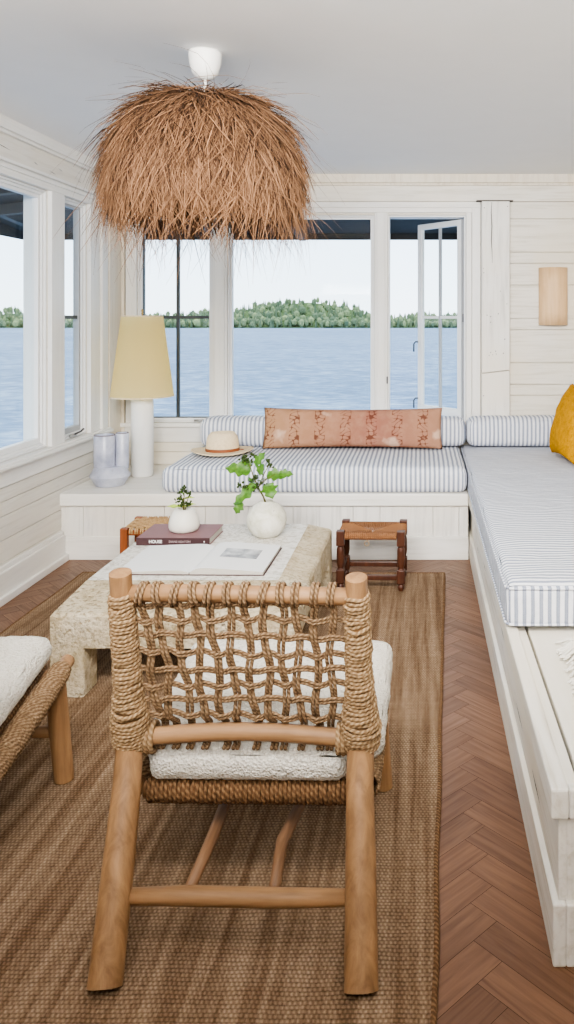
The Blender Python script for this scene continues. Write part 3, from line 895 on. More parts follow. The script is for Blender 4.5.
# mustard pillow
t = thing('throw_pillow', 'mustard yellow silk pillow leaning on the right bench', 'pillow', (.892, 5.00, ZM+.004))
mb = MB(); cushion(mb, .48, .475, .19, 36, 36, .09, 11, .010); o = weld(mb.build('pillow_body', W['mustard'], t, True))
o.rotation_euler = (rad(-17), 0, rad(-83))
mb = MB()
pts = []
for k in range(61):
    a = -1+2*k/60; pts.append((a*.5/2*(1), -.0, .5))
# straw hat
def hat():
    t = thing('straw_hat', 'cream straw hat with a brown band lying on the striped mattress', 'hat', (-1.292, 5.235, ZM+.004), rad(12))
    def brim(u, v):
        a = 2*PI*u; r0, r1 = .094, .200
        r = r0+(r1-r0)*v; x = r*math.cos(a)*1.0; y = r*math.sin(a)*.92
        z = .010 + .012*v*v*abs(math.sin(a))**2*0 + .016*(v**2)*math.cos(2*a)*.5 + .006*v
        return (x, y, max(z, .002))
    mb = MB(); mb.grid(brim, 64, 8)
    o = weld(mb.build('brim', W['straw'], t, True)); md = o.modifiers.new('s', 'SOLIDIFY'); md.thickness = .004
    def crown(u, v):
        a = 2*PI*u
        pr = [(.098,.0),(.099,.03),(.095,.07),(.088,.105),(.075,.125),(.05,.128),(.02,.118),(0,.112)]
        f = v*(len(pr)-1); i = min(int(f), len(pr)-2); k = f-i
        r = pr[i][0]*(1-k)+pr[i+1][0]*k; z = pr[i][1]*(1-k)+pr[i+1][1]*k
        x, y = r*math.cos(a)*1.08, r*math.sin(a)*.92
        dip = -.03*math.exp(-((y)/.022)**2)*(1 if z > .1 else 0)*(1-abs(x)/.12)
        pin = 1-.14*max(0, (z-.05)/.08)*math.exp(-((x+.07)/.05)**2)
        return (x, y*pin, .010+z+dip)
    mb = MB(); mb.grid(crown, 64, 28); weld(mb.build('crown', W['straw'], t, True))
    mb = MB(); mb.lathe([(.1005,.014),(.1015,.018),(.1012,.030),(.1000,.034)], n=64, sx=1.08, sy=.92)
    mb.box(.095, .135, -.03, -.018, .020, .024)
    mb.build('hat_band', W['band'], t, True)
hat()

# ------------------------------------------------------------------ lamp, vases, sconce
def lamp():
    t = thing('table_lamp', 'white cylinder table lamp with a tall cream tapered shade in the window corner', 'lamp', (-1.852, 5.335, HB))
    mb = MB(); mb.lathe([(0,0),(.067,0),(.072,.006),(.073,.30),(.072,.49),(.070,.515),(.045,.530),(.034,.533),(0,.534)], n=48); weld(mb.build('base', W['ceramic_w'], t, True))
    mb = MB(); mb.lathe([(.034,.534),(.034,.552),(.018,.556),(.012,.62)], n=24); mb.build('neck', W['brass'], t, True)
    mb = MB(); mb.lathe([(.203,.530),(.133,1.066)], n=64); o = mb.build('lamp_shade', W['shade'], t, True)
    for q in ([(.2042,.528),(.2042,.536)], [(.1340,1.060),(.1340,1.068)]):
        mb = MB(); mb.lathe(q, n=64); mb.build('shade_trim', W['straw'], o, True)
    mb = MB(); mb.tube([(-.132,0,1.061),(0,0,1.052),(.132,0,1.061)], .002, 6); mb.tube([(0,-.132,1.061),(0,0,1.052),(0,.132,1.061)], .002, 6)
    mb.tube([(0,0,.60),(0,0,1.075)], .004, 8); mb.build('harp', W['brass'], t, True)
    mb = MB(); mb.lathe([(0,1.113),(.006,1.108),(.008,1.098),(.004,1.09),(.008,1.082),(.004,1.075),(0,1.07)], n=16); mb.build('finial', W['brass'], t, True)
lamp()
def double_vase():
    t = thing('twin_vase', 'lilac grey glazed double-cylinder vase on an angular foot, under the window sill', 'vase', (-1.955, 5.045, HB))
    mb = MB(); mb.lathe([(0,0),(.085,0),(.089,.004),(.123,.060),(.094,.116),(.086,.122),(0,.124)], n=48); weld(mb.build('foot', W['glaze'], t, True, 28))
    mb = MB(); mb.lathe([(.0835,.001),(.0875,.005),(.089,.010)], n=32); mb.build('foot_rim', W['clay_rim'], t)
    for x, y, r, h in ((-.030,-.012,.0645,.318),(.066,.030,.040,.326)):
        mb = MB(); mb.lathe([(r,.119 if x < 0 else .10),(r,h-.004),(r-.003,h),(r-.008,h),(r-.010,h-.01),(r-.010,.15),(0,.149)], (x,y,0), 40)
        o = weld(mb.build('cylinder', W['glaze'], t, True, 40))
        mb = MB(); mb.lathe([(r+.0004,h-.005),(r-.0025,h+.0006),(r-.0085,h+.0006)], (x,y,0), 40); mb.build('lip', W['clay_rim'], o, True)
double_vase()
def sconce():
    t = thing('wall_sconce', 'half-round pale wood wall sconce on the white boarded wall', 'wall lamp', (.952, YB-.019, 1.40))
    mb = MB(); pts = []
    n = 24; r = .103; d = .085
    def f(u, v):
        a = PI*u
        return (-r*math.cos(a), -d*math.sin(a)**.8, .41*v)
    mb.grid(f, n, 4); o = mb.build('sconce_shade', W['sconce'], t, True); md = o.modifiers.new('s','SOLIDIFY'); md.thickness = .004
    mb = MB(); mb.box(-.06,.06,-.012,0,.06,.35); mb.build('backplate', W['ceramic_w'], t, bevel=.003)
    mb = MB(); mb.tube([(0,-.012,.20),(0,-.05,.20)], .012, 10); mb.lathe([(0,.19),(.012,.19),(.022,.22),(.024,.25),(.015,.275),(0,.28)], (0,-.045,0), 20); mb.build('bulb', W['ceramic_w'], t, True)
sconce()

# ------------------------------------------------------------------ rug
def rug():
    c = [(-1.93,.65),(-.01,.65),(.135,4.51),(-1.905,4.525)]
    mb = MB(); h = .012
    nx, ny = 24, 48
    def f(u, v):
        a = Vector(c[0]).lerp(Vector(c[1]), u); b = Vector(c[3]).lerp(Vector(c[2]), u); p = a.lerp(b, v)
        wob = .006*mnoise.noise(Vector((p.x*2, p.y*3, 0)))
        return (p.x+wob, p.y+wob, h)
    mb.grid(f, nx, ny)
    edge = [f(i/nx,0) for i in range(nx+1)] + [f(1,j/ny) for j in range(1,ny+1)] + [f(1-i/nx,1) for i in range(1,nx+1)] + [f(0,1-j/ny) for j in range(1,ny)]
    vs = edge + [(p[0],p[1],.0012) for p in edge]; n = len(edge)
    mb.add(vs, [(i, i+n, (i+1) % n+n, (i+1) % n) for i in range(n)], [[(0,0)]*4]*n)
    mb.add([(c_[0],c_[1],.0012) for c_ in c], [(3,2,1,0)], [[(0,0)]*4])
    o = mb.build('jute_rug', W['jute'], None)
    mb = MB(); mb.tube([Vector(p)+Vector((0,0,-.004)) for p in edge], .0075, 8, closed=True); mb.build('rug_binding', W['rope_d'], o, True)
    tag(o, 'large woven brown jute rug on the herringbone floor', 'rug')
rug()
ZR = .0135

# ------------------------------------------------------------------ coffee table
def coffee_table():
    X0, X1, Y0, Y1 = -1.405, -.470, 3.03, 4.27
    t = thing('coffee_table', 'low chunky cream plaster stone coffee table with a cracked white top', 'table', ((X0+X1)/2, (Y0+Y1)/2, ZR))
    hx, hy = (X1-X0)/2, (Y1-Y0)/2; zt = .342; ze = .315; zu = .185; lg = .132
    # heavy slab with bevelled rim (profile differs on each side)
    ins = dict(l=.012, r=.115, f=.30, b=.015)
    nx, ny = 30, 40
    rings = []
    def ring(x0,x1,y0,y1,z, rr=.012, jit=.0):
        pts = []
        for (cx, cy, a0) in ((x1-rr,y1-rr,0),(x0+rr,y1-rr,PI/2),(x0+rr,y0+rr,PI),(x1-rr,y0+rr,1.5*PI)):
            for k in range(4):
                a = a0+PI/2*k/3; pts.append(Vector((cx+rr*math.cos(a), cy+rr*math.sin(a), z)))
        P = []
        for i in range(16):
            a, b = pts[i], pts[(i+1) % 16]
            m = 12 if i % 4 == 3 else 1
            for k in range(m): P.append(a.lerp(b, k/m))
        return P
    R_ = [ring(-hx+.03,hx-.03,-hy+.03,hy-.03,zu), ring(-hx+.0005,hx-.0005,-hy+.0005,hy-.0005,zu), ring(-hx,hx,-hy,hy,zu+.004), ring(-hx,hx,-hy,hy,.25), ring(-hx,hx,-hy,hy,ze-.012), ring(-hx+.008,hx-.008,-hy+.012,hy-.008,ze),
          ring(-hx+ins['l'],hx-ins['r'],-hy+ins['f'],hy-ins['b'],zt-.002), ring(-hx+ins['l']+.004,hx-ins['r']-.006,-hy+ins['f']+.008,hy-ins['b']-.006,zt)]
    vs = []; n = len(R_[0])
    for ri, rg in enumerate(R_):
        for p in rg:
            q = p.copy(); a = .004 if 0 < ri < 6 else .0012
            q += Vector((mnoise.noise(p*9), mnoise.noise(p*9+Vector((7,0,0))), mnoise.noise(p*9+Vector((0,7,0)))*.6))*a
            vs.append(q)
    mb = MB(); fs = [(r*n+i, r*n+(i+1) % n, (r+1)*n+(i+1) % n, (r+1)*n+i) for r in range(len(R_)-1) for i in range(n)]
    fs.append(tuple(range(n))[::-1])
    mb.add(vs, fs); mb.build('table_slab', W['stone'], t, True, 30)
    top = vs[-n:]
    mb = MB(); mb.add([(p.x, p.y, p.z+.0008) for p in top], [tuple(range(n))]); mb.build('table_top', W['stone_top'], t)
    for sx in (-1,1):
        for sy in (-1,1):
            cx, cy = sx*(hx-lg/2), sy*(hy-lg/2); mb = MB(); rg = []
            for z in (0,.006,.06,.12,zu+.004):
                for q in ring(cx-lg/2, cx+lg/2, cy-lg/2, cy+lg/2, z, .010)[::1]:
                    p = q + Vector((mnoise.noise(q*12), mnoise.noise(q*12+Vector((5,0,0))), 0))*.003
                    rg.append(p)
            nn = len(rg)//5
            fs = [(r*nn+k, r*nn+(k+1) % nn, (r+1)*nn+(k+1) % nn, (r+1)*nn+k) for r in range(4) for k in range(nn)] + [tuple(range(nn))[::-1]]
            mb.add(rg, fs); mb.build('leg', W['stone'], t, True, 30)
    return ZR+zt+.001
ZT = coffee_table()

# ------------------------------------------------------------------ books
def text(parent, body, size, loc, rot, mat, name, ext=.0006):
    cu = bpy.data.curves.new(name, 'FONT'); cu.body = body; cu.size = size; cu.extrude = ext; cu.align_y = 'CENTER'
    if name == 'title_lettering': cu.offset = .00035
    o = bpy.data.objects.new(name, cu); col.objects.link(o)
    dg = bpy.context.evaluated_depsgraph_get(); me = bpy.data.meshes.new_from_object(o.evaluated_get(dg))
    bpy.data.objects.remove(o); bpy.data.curves.remove(cu)
    q = bpy.data.objects.new(name, me); col.objects.link(q); me.materials.clear(); me.materials.append(mat)
    q.parent = parent; q.location = loc; q.rotation_euler = rot; return q
def closed_book():
    w, d, h = .355, .262, .036
    t = thing('hardback_book', 'closed mauve hardback book lettered HOUSE on its spine, under the small white vase', 'book', (-1.186, 3.842+d/2, ZT+.0006), rad(-.6))
    mb = MB(); mb.box(-w/2,w/2,-d/2+.004,d/2,0,.003); mb.box(-w/2,w/2,-d/2+.004,d/2,h-.003,h); mb.build('cover', W['cover'], t, bevel=.001)
    mb = MB(); mb.box(-w/2,w/2,-d/2,-d/2+.0038,0,h); mb.build('spine', W['spine'], t, bevel=.0015)
    mb = MB(); mb.box(-w/2+.004,w/2-.005,-d/2+.005,d/2-.005,.0032,h-.0032); mb.build('page_block', W['page_edge'], t)
    text(t, 'HOUSE', .020, (-w/2+.062,-d/2-.0003,h/2), (PI/2,0,0), W['ink_w'], 'title_lettering')
    text(t, 'DIANE KEATON', .0145, (-w/2+.158,-d/2-.0003,h/2), (PI/2,0,0), W['ink_p'], 'author_lettering')
    mb = MB(); mb.lathe([(0,-.0),(.006,0)], n=3); mb.add([(w/2-.03,-d/2-.0005,h/2-.005),(w/2-.022,-d/2-.0005,h/2-.005),(w/2-.026,-d/2-.0005,h/2+.004)], [(0,1,2)])
    m2 = MB(); m2.add([(w/2-.03,-d/2-.0006,h/2+.004),(w/2-.022,-d/2-.0006,h/2+.004),(w/2-.026,-d/2-.0006,h/2-.005)], [(0,2,1)]); m2.build('spine_mark', W['ink_w'], t)
    return ZT+.0006+h
ZB = closed_book()
def open_book():
    t = thing('open_book', 'large open book with white pages and a grey photograph on the right page', 'book', (-.978, 3.600, ZT+.0006), rad(-1.0))
    w, d = .315, .40
    mb = MB(); mb.box(-w-.006,w+.006,-d/2-.005,d/2+.005,0,.003); mb.build('cover', W['spine'], t, bevel=.001)
    def hz(x, k):     # page height from spine outwards
        u = x/w
        return .004 + k*(1-math.exp(-u*14))*(1-.62*u**1.4) + .004*(1-u)
    for sg, k in ((-1,.014),(1,.026)):
        mb = MB(); n = 24; vs = []; fs = []
        for j, y in enumerate((-d/2, d/2)):
            for i in range(n+1):
                x = w*i/n; vs.append((sg*x, y, hz(x, k)))
            for i in range(n+1):
                x = w*i/n; vs.append((sg*x, y, .0032))
        N = 2*(n+1)
        for i in range(n):
            top = (i, i+1, N+i+1, N+i); 
            fs.append(top if sg > 0 else top[::-1])
        mb.add(vs, fs); pb = mb.build('page', W['page'], t, True)
        mb = MB(); fs = []
        for off, rev in ((0, False), (N, True)):
            for i in range(n):
                q = (off+i, off+n+1+i, off+n+2+i, off+i+1); fs.append(q[::-1] if rev != (sg < 0) else q)
        q = (n, n+n+1, N+n+n+1, N+n); fs.append(q)
        mb.add(vs, fs); mb.build('page_edges', W['page_edge'], pb)
        if sg > 0:
            mb = MB()
            mb.grid(lambda u, v: (.085+.165*u, -.035+.135*v, hz(.085+.165*u, k)+.0008), 12, 4)
            mb.build('printed_photo', W['print'], pb, True)
    mb = MB(); mb.box(-.0015,.0015,-d/2-.001,-d/2+.004,.003,.010); mb.build('gutter', W['black_line'], t)
open_book()

# ------------------------------------------------------------------ table vases and sprigs
def leaf_mesh(L, Wd, lobes=3, curl=.2, seed=0):
    rr = random.Random(seed); mb = MB(); n = 14
    vs = [(0,0,0)]
    rows = []
    for i in range(n+1):
        s = i/n
        base = math.sin(PI*min(1, s**.75))**.8
        lob = 1+.28*math.sin(s*PI*2*lobes)
        hw = Wd/2*base*lob*(1 if 0 < i < n else 0)+.0006
        z = -curl*L*s*s + .03*L*math.sin(s*9+seed)
        rows.append([(-hw, s*L, z+.22*hw), (-hw*.5, s*L, z+.05*hw), (0, s*L, z-.0015), (hw*.5, s*L, z+.05*hw), (hw, s*L, z+.22*hw)])
    vs = [p for r in rows for p in r]
    mb.add(vs, [(i*5+k, i*5+k+1, (i+1)*5+k+1, (i+1)*5+k) for i in range(n) for k in range(4)])
    return mb
def place_leaf(parent, mat, p, d, up, L, Wd, seed, curl=.25, lobes=3):
    o = leaf_mesh(L, Wd, lobes, curl, seed).build('leaf', mat, parent, True)
    y = Vector(d).normalized(); z = Vector(up); z = (z - y*z.dot(y)).normalized(); x = y.cross(z)
    o.matrix_local = Matrix(((x.x,y.x,z.x,p[0]),(x.y,y.y,z.y,p[1]),(x.z,y.z,z.z,p[2]),(0,0,0,1)))
    return o
def buds(parent, pts, r, seed):
    rr = random.Random(seed)
    for p in pts:
        mb = MB()
        for k in range(9):
            q = Vector(p)+Vector((rr.gauss(0,1), rr.gauss(0,1), rr.gauss(0,1)))*r*1.1
            s = r*rr.uniform(.5,.95)
            mb.add([q+v*s for v in iv], iff)
        mb.build('bud_cluster', W['bud'], parent, True)
def small_vase():
    x, y = -1.172, 3.975
    t = thing('bud_vase', 'small cream egg-shaped vase standing on the mauve book', 'vase', (x, y, ZB+.0006))
    mb = MB(); mb.lathe([(0,0),(.055,0),(.068,.006),(.0745,.022),(.074,.045),(.066,.075),(.052,.098),(.040,.108),(.034,.110),(.030,.106),(.028,.08),(0,.075)], n=48)
    weld(mb.build('vase_body', W['ceramic_c'], t, True))
    s = thing('green_sprig', 'short green budding sprig in the small cream vase', 'sprig', (x, y, ZB+.09))
    mb = MB()
    for p in ((0,0,.13),(-.02,.01,.10),(.025,0,.09),(.0,-.015,.075)):
        mb.tube([(0,0,-.012),(p[0]*.5,p[1]*.5,p[2]*.5),p], [.003,.0025,.0015], 6)
    mb.build('stem', W['stem'], s, True)
    buds(s, [(0,0,.125),(-.005,0,.112),(.008,.003,.105),(-.022,.01,.098),(.026,0,.09),(-.016,-.01,.075),(.0,-.015,.07),(-.034,-.005,.062),(.012,-.01,.052),(-.012,-.01,.042),(.026,-.006,.046)], .0065, 3)
    for i, (p, d, L) in enumerate([((0,0,.03),(-1,-.1,.12),.085),((0,0,.03),(1,-.1,.35),.06),((0,0,.06),(-.8,.2,.3),.05),((0,0,.07),(1,.1,.2),.05),((0,0,.04),(.3,-1,.4),.035),((0,0,.09),(-.5,-.2,.5),.03)]):
        place_leaf(s, W['leaf_y' if i in (0,1,2,3) else 'leaf'], p, d, (0,-.5,1), L, L*.3, i, .15, 2)
small_vase()
def round_vase():
    x, y = -.768, 4.005
    t = thing('round_vase', 'round mottled stone-look vase holding a leafy branch', 'vase', (x, y, ZT))
    pr = []
    for k in range(21):
        a = -PI/2+.45+(PI-.45-.35)*k/20
        pr.append((.099*math.cos(a), .088+.094*math.sin(a)))
    z0 = pr[0][1]; pr = [(r, z-z0) for r, z in pr]
    top = pr[-1]
    prof = [(0,0)] + pr + [(top[0]-.002, top[1]+.006),(top[0]-.006, top[1]+.004),(top[0]-.008, top[1]-.02),(0, top[1]-.03)]
    mb = MB(); mb.lathe(prof, n=56); weld(mb.build('vase_body', W['mottled'], t, True))
    zt = top[1]
    s = thing('leafy_branch', 'leafy green branch with dark buds in the round stone vase', 'branch', (x, y, ZT+zt-.018))
    mb = MB(); S_ = .00514
    def q(px, py, dy=0): return ((px-266.3)*S_, dy, (505-py)*S_+.02)
    main = [(.0,0,0), q(263,500), q(259,492,-.01), q(254,480,-.015), q(250,468,-.01)]
    mb.tube(main, [.005,.0045,.004,.003,.002], 8)
    for end in (q(268,470,.02), q(266,483,.03), q(247,488,-.03), q(275,478,-.01)):
        mb.tube([q(259,490,-.01), tuple((Vector(q(259,490,-.01))+Vector(end))/2+Vector((0,0,.008))), end], [.003,.0025,.0015], 6)
    mb.build('stem', W['stem'], s, True)
    buds(s, [q(247,462,-.01),q(252,461,0),q(249,467,.01),q(244,463,0),q(267,467,.02),q(269,470,.02),q(245,489,-.03),q(241,487,-.03),q(252,484,-.02),q(257,481,-.03),q(259,487,-.03),q(256,490,-.02),q(265,490,-.01)], .0085, 9)
    L = [ (q(251,476), (-1,-.15,.25), .130, .075), (q(262,478,.01), (1,.1,.0), .0, .0),
          (q(266,480), (1,-.05,.10), .105, .062), (q(278,478,0), (1,-.1,.02), .075, .045),
          (q(257,487,-.02), (-.85,-.25,-.75), .15, .060), (q(244,503,-.04), (-.55,-.1,-1), .07, .055),
          (q(268,487,-.02), (.35,-.55,-.6), .085, .075), (q(255,470), (.55,-.2,.8), .085, .05),
          (q(251,470), (-.7,.1,.45), .06, .03), (q(259,478,-.01), (.35,-.4,.7), .07, .055), (q(254,484,-.02), (-.2,-.6,.2), .05, .04), (q(262,484,-.02), (.1,-.7,.3), .05, .045) ]
    for i, (p, d, Ln_, Wn) in enumerate(L):
        if Ln_: place_leaf(s, W['leaf'], p, d, (0,-.75,.65), Ln_, Wn, i+3, .12, 3)
round_vase()

# ------------------------------------------------------------------ stools
def weave_seat(mb, hx, hy, z, nx, ny, r, sag):
    for i in range(nx):
        x = -hx+2*hx*(i+.5)/nx; pts = []
        for k in range(ny*3+1):
            y = -hy+2*hy*k/(ny*3); s = (1-(x/hx)**2)*(1-(y/hy)**2)
            pts.append((x, y, z - sag*s + r*.8*math.cos(PI*(k/3-.5)+PI*i)))
        mb.tube(pts, r, 6, flat=.55)
    for j in range(ny):
        y = -hy+2*hy*(j+.5)/ny; pts = []
        for k in range(nx*3+1):
            x = -hx+2*hx*k/(nx*3); s = (1-(x/hx)**2)*(1-(y/hy)**2)
            pts.append((x, y, z - sag*s - r*.8*math.cos(PI*(k/3-.5)+PI*j)))
        mb.tube(pts, r, 6, flat=.55)
def coil(mb, a, b, rad_fn, rr, pitch, n=14, jit=.0, sides=6, seed=0, ex=1, ez=1):
    """helical rope around the segment/path a->b"""
    rn = random.Random(seed)
    path = [Vector(p) for p in ([a, b] if not isinstance(a, list) else a)]
    Ls = [0]
    for p, q in zip(path[:-1], path[1:]): Ls.append(Ls[-1]+(q-p).length)
    tot = Ls[-1]; turns = max(1, int(tot/pitch)); pts = []
    for i in range(turns*n+1):
        s = tot*i/(turns*n); k = 0
        while k < len(path)-2 and s > Ls[k+1]: k += 1
        u = (s-Ls[k])/(Ls[k+1]-Ls[k]); c = path[k].lerp(path[k+1], u); d = (path[k+1]-path[k]).normalized()
        x = Vector((0,1,0)) if abs(d.y) < .7 else Vector((1,0,0)); x = (x-d*x.dot(d)).normalized(); y = d.cross(x)
        a_ = 2*PI*i/n; rw = rad_fn(s/tot)*(1+jit*(mnoise.noise(Vector((i*.13, seed*3.1, 0)))))
        pts.append(c + x*math.cos(a_)*rw + y*math.sin(a_)*rw + d*jit*.05*mnoise.noise(Vector((i*.4, 9, seed))))
    mb.tube(pts, rr, sides)

def stool_rush():
    t = thing('footstool', 'dark red-brown turned stool with a brown cord seat, right of the coffee table', 'stool', (-.256, 4.335, 0), rad(-2))
    hx, hy, H = .160, .115, .328
    for sx in (-1,1):
        for sy in (-1,1):
            zb = ZR if sy < 0 or True else 0
            mb = MB(); x, y = sx*hx, sy*hy
            mb.lathe([(0,zb),(.013,zb),(.017,zb+.012),(.018,zb+.022),(.013,zb+.034),(.014,zb+.04)], (x,y,0), 16)
            mb.box(x-.021,x+.021,y-.021,y+.021,zb+.040,.125)
            mb.lathe([(.020,.125),(.014,.132),(.018,.145),(.0205,.165),(.0205,.225),(.018,.238),(.014,.245),(.02,.25)], (x,y,0), 16)
            mb.box(x-.021,x+.021,y-.021,y+.021,.25,H)
            mb.build('leg', W['stool'], t, bevel=.003)
    for sy in (-1,1):
        mb = MB(); mb.box(-hx+.0215,hx-.0215,sy*hy-.011,sy*hy+.011,.070,.096); mb.build('stretcher', W['stool'], t, bevel=.003)
        mb = MB(); mb.tube([(-hx+.0215,sy*hy,H-.03),(hx-.0215,sy*hy,H-.03)], .012, 10); mb.build('seat_rail', W['stool'], t, True)
    for sx in (-1,1):
        mb = MB(); mb.box(sx*hx-.010,sx*hx+.010,-hy+.0215,hy-.0215,.105,.128); mb.build('stretcher', W['stool'], t, bevel=.003)
        mb = MB(); mb.tube([(sx*hx,-hy+.0215,H-.03),(sx*hx,hy-.0215,H-.03)], .012, 10); mb.build('seat_rail', W['stool'], t, True)
    mb = MB(); r = .0052; n = 13; a, b = hx-.0225, hy-.0225
    zt = H-.030
    def sag(x, y): return zt + .013 - .020*(1-abs(x)/hx)*(1-(y/hy)**2)
    for sx in (-1,1):
        for sy in (-1,1):
            for k in range(n):
                f = (k+.5)/n
                x, y = sx*a*(1-f), sy*b*(1-f)
                pts = [(x, sy*(hy+.012), zt-.014), (x, sy*(hy+.017), zt), (x, sy*(hy+.012), zt+.012), (x, sy*hy, zt+.016)]
                m_ = 4
                for q in range(1, m_+1):
                    yy = sy*hy+(y-sy*hy)*q/m_; pts.append((x, yy, sag(x, yy)+.003))
                for q in range(1, m_+1):
                    xx = x+(sx*hx-x)*q/m_; pts.append((xx, y, sag(xx, y)+.001))
                pts += [(sx*(hx+.012), y, zt+.012), (sx*(hx+.017), y, zt), (sx*(hx+.012), y, zt-.014)]
                mb.tube(pts, r, 6)
    mb.build('cord_seat', W['cord'], t, True)
    mb = MB(); ring = [(-.02+.012*math.cos(q*PI/8), -hy-.012, zt-.035+.012*math.sin(q*PI/8)) for q in range(16)]; mb.tube(ring, .0018, 6, closed=True); mb.tube([(-.02,-hy-.012,zt-.023),(-.01,-hy-.010,zt-.012)], .0018, 6)
    mb.build('hanging_loop', W['cord_l'], t, True)
stool_rush()
def stool_woven():
    t = thing('footstool', 'chestnut stool with a tan checkered woven seat behind the coffee table', 'stool', (-1.475, 4.53, 0), rad(2))
    hx, hy, H = .155, .125, .295
    for sx in (-1,1):
        for sy in (-1,1):
            mb = MB(); x, y = sx*hx, sy*hy; mb.box(x-.02,x+.02,y-.02,y+.02,(ZR if 1 else 0),H); mb.build('leg', W['stool2'], t, bevel=.005)
    for s_ in (-1,1):
        mb = MB(); mb.box(-hx+.0205,hx-.0205,s_*hy-.009,s_*hy+.009,H-.04,H-.012); mb.build('seat_rail', W['stool2'], t, bevel=.004)
        mb = MB(); mb.box(s_*hx-.009,s_*hx+.009,-hy+.0205,hy-.0205,H-.04,H-.012); mb.build('seat_rail', W['stool2'], t, bevel=.004)
        mb = MB(); mb.box(-hx+.0205,hx-.0205,s_*hy-.008,s_*hy+.008,.09,.11); mb.build('stretcher', W['stool2'], t, bevel=.003)
        mb = MB(); mb.box(s_*hx-.008,s_*hx+.008,-hy+.0205,hy-.0205,.13,.15); mb.build('stretcher', W['stool2'], t, bevel=.003)
    mb = MB(); hxx, hyy = hx-.004, hy-.004; nx, ny = 9, 7
    def sg(x, y): return H-.002-.012*(1-(x/hx)**2)*(1-(y/hy)**2)
    for i in range(nx):
        for s2 in (-.0058,.0058):
            x = -hx+.024+(2*hx-.048)*(i+.5)/nx+s2; pts = [(x,-hy-.011,H-.03),(x,-hy-.011,H-.012)]
            for k in range(ny*2+1):
                y = -hy+2*hy*k/(ny*2); pts.append((x, y, sg(x,y)+.005*math.sin(PI*k/2+PI*(i % 2))))
            pts += [(x,hy+.011,H-.012),(x,hy+.011,H-.03)]; mb.tube(pts, .0052, 6)
    mb.build('seat_weave', W['cord_l'], t, True)
    mb = MB()
    for j in range(ny):
        for s2 in (-.0058,.0058):
            y = -hy+.024+(2*hy-.048)*(j+.5)/ny+s2; pts = [(-hx-.011,y,H-.03),(-hx-.011,y,H-.012)]
            for k in range(nx*2+1):
                x = -hx+2*hx*k/(nx*2); pts.append((x, y, sg(x,y)-.005*math.sin(PI*k/2+PI*(j % 2))))
            pts += [(hx+.011,y,H-.012),(hx+.011,y,H-.03)]; mb.tube(pts, .0052, 6)
    mb.build('seat_weave', W['cord_l'], t, True)
stool_woven()

